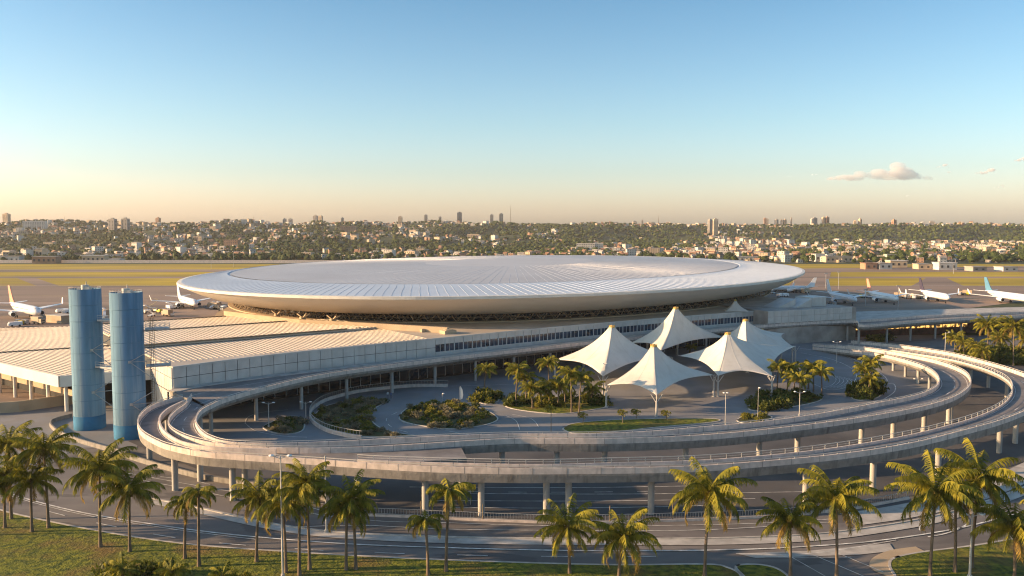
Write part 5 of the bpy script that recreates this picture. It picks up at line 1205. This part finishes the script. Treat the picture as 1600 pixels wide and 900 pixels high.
for x, yt, d, lb in ((797.5, 320, 2700, 'tall thin radio mast on the skyline above the disc'), (1028, 336, 2800, 'thin radio mast on the central ridge'), (398, 336, 2600, 'faint thin mast above the west part of the disc'), (103, 338, 2600, 'faint thin mast above the blue silos')):
    X = (x - 800) / 1300 * d; z0 = terrain(X, d) - 2; h = zat(yt, d) - z0; b = MB()
    for a in range(3): q = Vector((math.cos(a * 2.094) * 1.2, math.sin(a * 2.094) * 1.2, 0)); b.tube(q, (0, 0, h), .5, .25, 4)
    for k in range(12): b.box((0, 0, h * k / 12), (1.6 * (1 - k / 12) + .4, 1.6 * (1 - k / 12) + .4, .3))
    tag(b.build('radio_mast', M['brown_steel'], None, (X, d, z0)), lb, 'radio mast')
# low buildings along the far edge of the airfield
er = random.Random(17)
def hangar(px, py, wd, h, m, rm, label):
    p = P(px, py, 0); w_ = wd / 1300 * p.y; r = empty('airfield_building', label, 'building', tuple(p), er.uniform(-.1, .1))
    b = MB(); b.box((0, 8, h / 2), (w_, 14, h)); b.build('wall', M[m], r); b = MB(); b.box((0, 8, h + .3), (w_ + 1, 15, .6)); b.build('roof', M[rm], r)
    n_ = max(2, int(w_ / 5))
    for j in range(n_): b = MB(); b.box((-w_ / 2 + w_ * (j + .5) / n_, .95, h * .5), (2.2, .2, h * .35)); b.build('window', M['win'], r)
for a in ((10, 410, 38, 7, 'h_white', 'slabroof', 'long grey-white terminal shed at the west edge beyond the runway'), (68, 412, 36, 8, 'h_brick', 'slabroof', 'brown two-storey building beyond the runway west of the silos'), (145, 410, 34, 8, 'h_cream', 'h_white', 'white-roofed building beyond the runway above the silos'), (60, 404, 11, 13, 'h_cream', 'slabroof', 'small tower-like building beyond the runway'), (178, 411, 18, 5, 'h_white', 'slabroof', 'low white shed beyond the runway above the second silo'),
          (1282, 409, 14, 9, 'h_white', 'h_white', 'white cube hangar beyond the east tip of the disc'), (1312, 410, 42, 7, 'h_cream', 'slabroof', 'long low building beside the white cube hangar'), (1225, 409, 22, 5, 'h_cream', 'h_white', 'low cream building beyond the east tip of the disc'), (1170, 408, 40, 5, 'h_white', 'slabroof', 'long low white building behind the disc rim'), (1362, 421, 18, 6, 'h_brick', 'tile', 'reddish shed on the far side of the runway'), (1385, 421, 20, 6, 'h_white', 'slabroof', 'white shed beside the reddish one on the far side of the runway'),
          (1405, 418, 26, 7, 'h_cream', 'h_white', 'cream hangar behind the white shed beyond the runway'), (1482, 422, 28, 7, 'h_white', 'h_white', 'bright white hangar beyond the third east airliner'), (1446, 421, 20, 5, 'h_cream', 'slabroof', 'low cream shed west of the bright white hangar'), (1532, 424, 22, 4, 'h_grey', 'slabroof', 'low grey shed beyond the bright blue tail'), (1580, 424, 24, 4, 'h_white', 'slabroof', 'low white shed at the east edge beyond the runway')):
    hangar(*a)
b = MB(); l = [Vector((-1400, 1010, 0)), Vector((-350, 1000, 0)), Vector((200, 985, 0))]; wallstrip(b, l, .8, 0, 3.6); tag(b.build('perimeter_wall', M['wall_conc']), 'long pale perimeter wall along the far side of the airfield', 'wall')
# ------------------------------------------------------------------ trees of the city
def ico(sub=1):
    t = (1 + 5 ** .5) / 2; v = [Vector(p).normalized() for p in ((-1, t, 0), (1, t, 0), (-1, -t, 0), (1, -t, 0), (0, -1, t), (0, 1, t), (0, -1, -t), (0, 1, -t), (t, 0, -1), (t, 0, 1), (-t, 0, -1), (-t, 0, 1))]
    f = [(0,11,5),(0,5,1),(0,1,7),(0,7,10),(0,10,11),(1,5,9),(5,11,4),(11,10,2),(10,7,6),(7,1,8),(3,9,4),(3,4,2),(3,2,6),(3,6,8),(3,8,9),(4,9,5),(2,4,11),(6,2,10),(8,6,7),(9,8,1)]
    for _ in range(sub):
        c = {}; nf = []
        def md(a, b_):
            k = (min(a, b_), max(a, b_))
            if k not in c: v.append(((v[a] + v[b_]) / 2).normalized()); c[k] = len(v) - 1
            return c[k]
        for a, b_, d in f: x, y, z = md(a, b_), md(b_, d), md(d, a); nf += [(a, x, z), (b_, y, x), (d, z, y), (x, y, z)]
        f = nf
    return v, f
def crown_geo(seed, sub, cards):
    rs = random.Random(seed); b = MB(); lobes = [(Vector((0, 0, 3.2)), 2.6)] + [(Vector((rs.uniform(-2, 2), rs.uniform(-2, 2), rs.uniform(2.2, 4.2))), rs.uniform(1.2, 2.0)) for _ in range(3)]
    for c, r_ in lobes:
        v, f = ico(sub); vs = [c + p * r_ * (1 + .32 * noise.noise(p * 2.3 + Vector((seed * 3.1, 0, 0)))) for p in v]; b.add(vs, f, 0)
    for i in range(cards):
        c, r_ = rs.choice(lobes); d = Vector((rs.gauss(0, 1), rs.gauss(0, 1), rs.gauss(.3, 1))).normalized(); p = c + d * r_ * rs.uniform(.95, 1.25); u = d.cross(Vector((rs.gauss(0, 1), rs.gauss(0, 1), rs.gauss(0, 1)))).normalized(); w_ = d.cross(u); s = rs.uniform(.25, .6)
        b.add([p - u * s, p + w_ * s, p + u * s, p - w_ * s + d * s], [(0, 1, 2, 3)], 0)
    return b
CG = [crown_geo(s, 1, 40) for s in range(4)]; CN = [crown_geo(10 + s, 1, 150) for s in range(4)]
CM = []
for g in CN: o = g.build('crown', M['tree']); C.objects.unlink(o); CM.append(o.data)
b = MB(); b.tube((0, 0, -1), (0, 0, 2.6), .35, .25, 6); o = b.build('trunk', M['bark']); C.objects.unlink(o); TKM = o.data
tr_ = random.Random(31); nt_ = 0; tries = 0
while nt_ < 280 and tries < 6000:
    tries += 1; y = tr_.uniform(995, 1130); x = tr_.uniform(-.66, .66) * y
    if tr_.random() > (.9 if -.36 < x / y < -.25 or .02 < x / y < .3 or x / y > .42 else .45) or not free(x, y, 7): continue
    if x < 200 and y < 1016: continue
    st_ = stretch(x, y); s = tr_.uniform(.9, 1.9); r = empty('broadleaf_tree', 'rounded green tree ' + st_, 'tree', (x, y, 0), tr_.uniform(0, 6.28), 'trees in the belt ' + st_); r.scale = (s, s, s * tr_.uniform(.8, 1.1))
    for nm, md_ in (('crown', tr_.choice(CM)), ('trunk', TKM)): o = bpy.data.objects.new(nm, md_); C.objects.link(o); o.parent = r
    nt_ += 1
items = []; tries = 0
while len(items) < 12000 and tries < 120000:
    tries += 1; y = 1020 + 2400 * tr_.random() ** .95; x = tr_.uniform(-.68, .68) * y
    if tr_.random() < max(.12, 1.0 - dens(x, y) * 0.9) and (y > 1100 or x > 100 or y > 1040): items.append((x, y, tr_.randrange(4), tr_.uniform(0, 6.28), tr_.uniform(.7, 1.6) * (1 + (y - 1000) / 4000), tr_.uniform(.6, 1.25) * (1 + (y - 1000) / 5000)))
vs, fs, ms = bulk('', items, CG, [[0]] * 4, '')
me = bpy.data.meshes.new('distant_woodland'); me.from_pydata(vs, [], fs); me.materials.append(M['tree']); o = bpy.data.objects.new('woodland', me); C.objects.link(o); tag(o, 'dark green woodland spreading between the houses on the far hills', 'woodland', kind='stuff')
# ------------------------------------------------------------------ clouds and air
m = bpy.data.materials.new('cloud'); m.use_nodes = True; n = m.node_tree; n.nodes.remove(n.nodes['Principled BSDF'])
pv = n.nodes.new('ShaderNodeVolumePrincipled'); pv.inputs['Color'].default_value = (1, .97, .95, 1); pv.inputs['Anisotropy'].default_value = .1; n.links.new(pv.outputs[0], n.nodes['Material Output'].inputs['Volume'])
pv.inputs['Density'].default_value = 0.008
m2 = m.copy(); m2.node_tree.nodes['Principled Volume'].inputs['Density'].default_value = 0.03
def cloud(px, py, wpx, hpx, seed, label, dist=9000, n_=60, dens_=1.0):
    rs = random.Random(seed); X = (px - 800) / 1300 * dist; Z = zat(py, dist); W, H = wpx / 1300 * dist, hpx / 1300 * dist; b = MB()
    for i in range(n_):
        t = rs.uniform(-1, 1); env = (1 - abs(t) ** 1.6); pk = .35 + .65 * math.exp(-((t - .45) / .28) ** 2); rr = H * .5 * rs.uniform(.25, .75) * (.3 + env * pk)
        c = Vector((t * W / 2 * .9, rs.uniform(-.3, .3) * H, rr * .6 + H * rs.uniform(0, .75) * env * pk)); v, f = ico(2)
        b.add([Vector((c.x + p.x * rr * 1.8, c.y + p.y * rr, max(-H * .04, c.z + p.z * rr))) * 1.0 + p * rr * .25 * noise.noise(p * 2.5 + c * .01) for p in v], f, 0, True)
    o = b.build('cloud', m if W > 900 else m2, None, (X, dist, Z)); rm = o.modifiers.new('join', 'REMESH'); rm.mode = 'VOXEL'; rm.voxel_size = max(H / 26, 3); tag(o, label, 'cloud', kind='structure')
cloud(1368, 281, 175, 28, 1, 'main pink-white cumulus cloud')
for i, (x, y, w_, h_) in enumerate(((1234, 277, 22, 4), (1272, 274, 22, 5), (1468, 262, 26, 6), (1476, 270, 14, 4), (1535, 272, 48, 8), (1590, 252, 26, 10), (1558, 294, 24, 5), (1410, 307, 26, 3))): cloud(x, y, w_, h_, 20 + i, 'small thin cloud', n_=10)
# ------------------------------------------------------------------ haze box round the camera and the whole scene
m = bpy.data.materials.new('haze'); m.use_nodes = True; n = m.node_tree; n.nodes.remove(n.nodes['Principled BSDF'])
pv = n.nodes.new('ShaderNodeVolumePrincipled'); pv.inputs['Color'].default_value = (.95, .93, .92, 1); pv.inputs['Density'].default_value = 0.00005; pv.inputs['Anisotropy'].default_value = .2
n.links.new(pv.outputs[0], n.nodes['Material Output'].inputs['Volume'])
b = MB(); b.box((0, 2350, 64), (10400, 5500, 132)); o = b.build('haze', m); tag(o, kind='stuff')
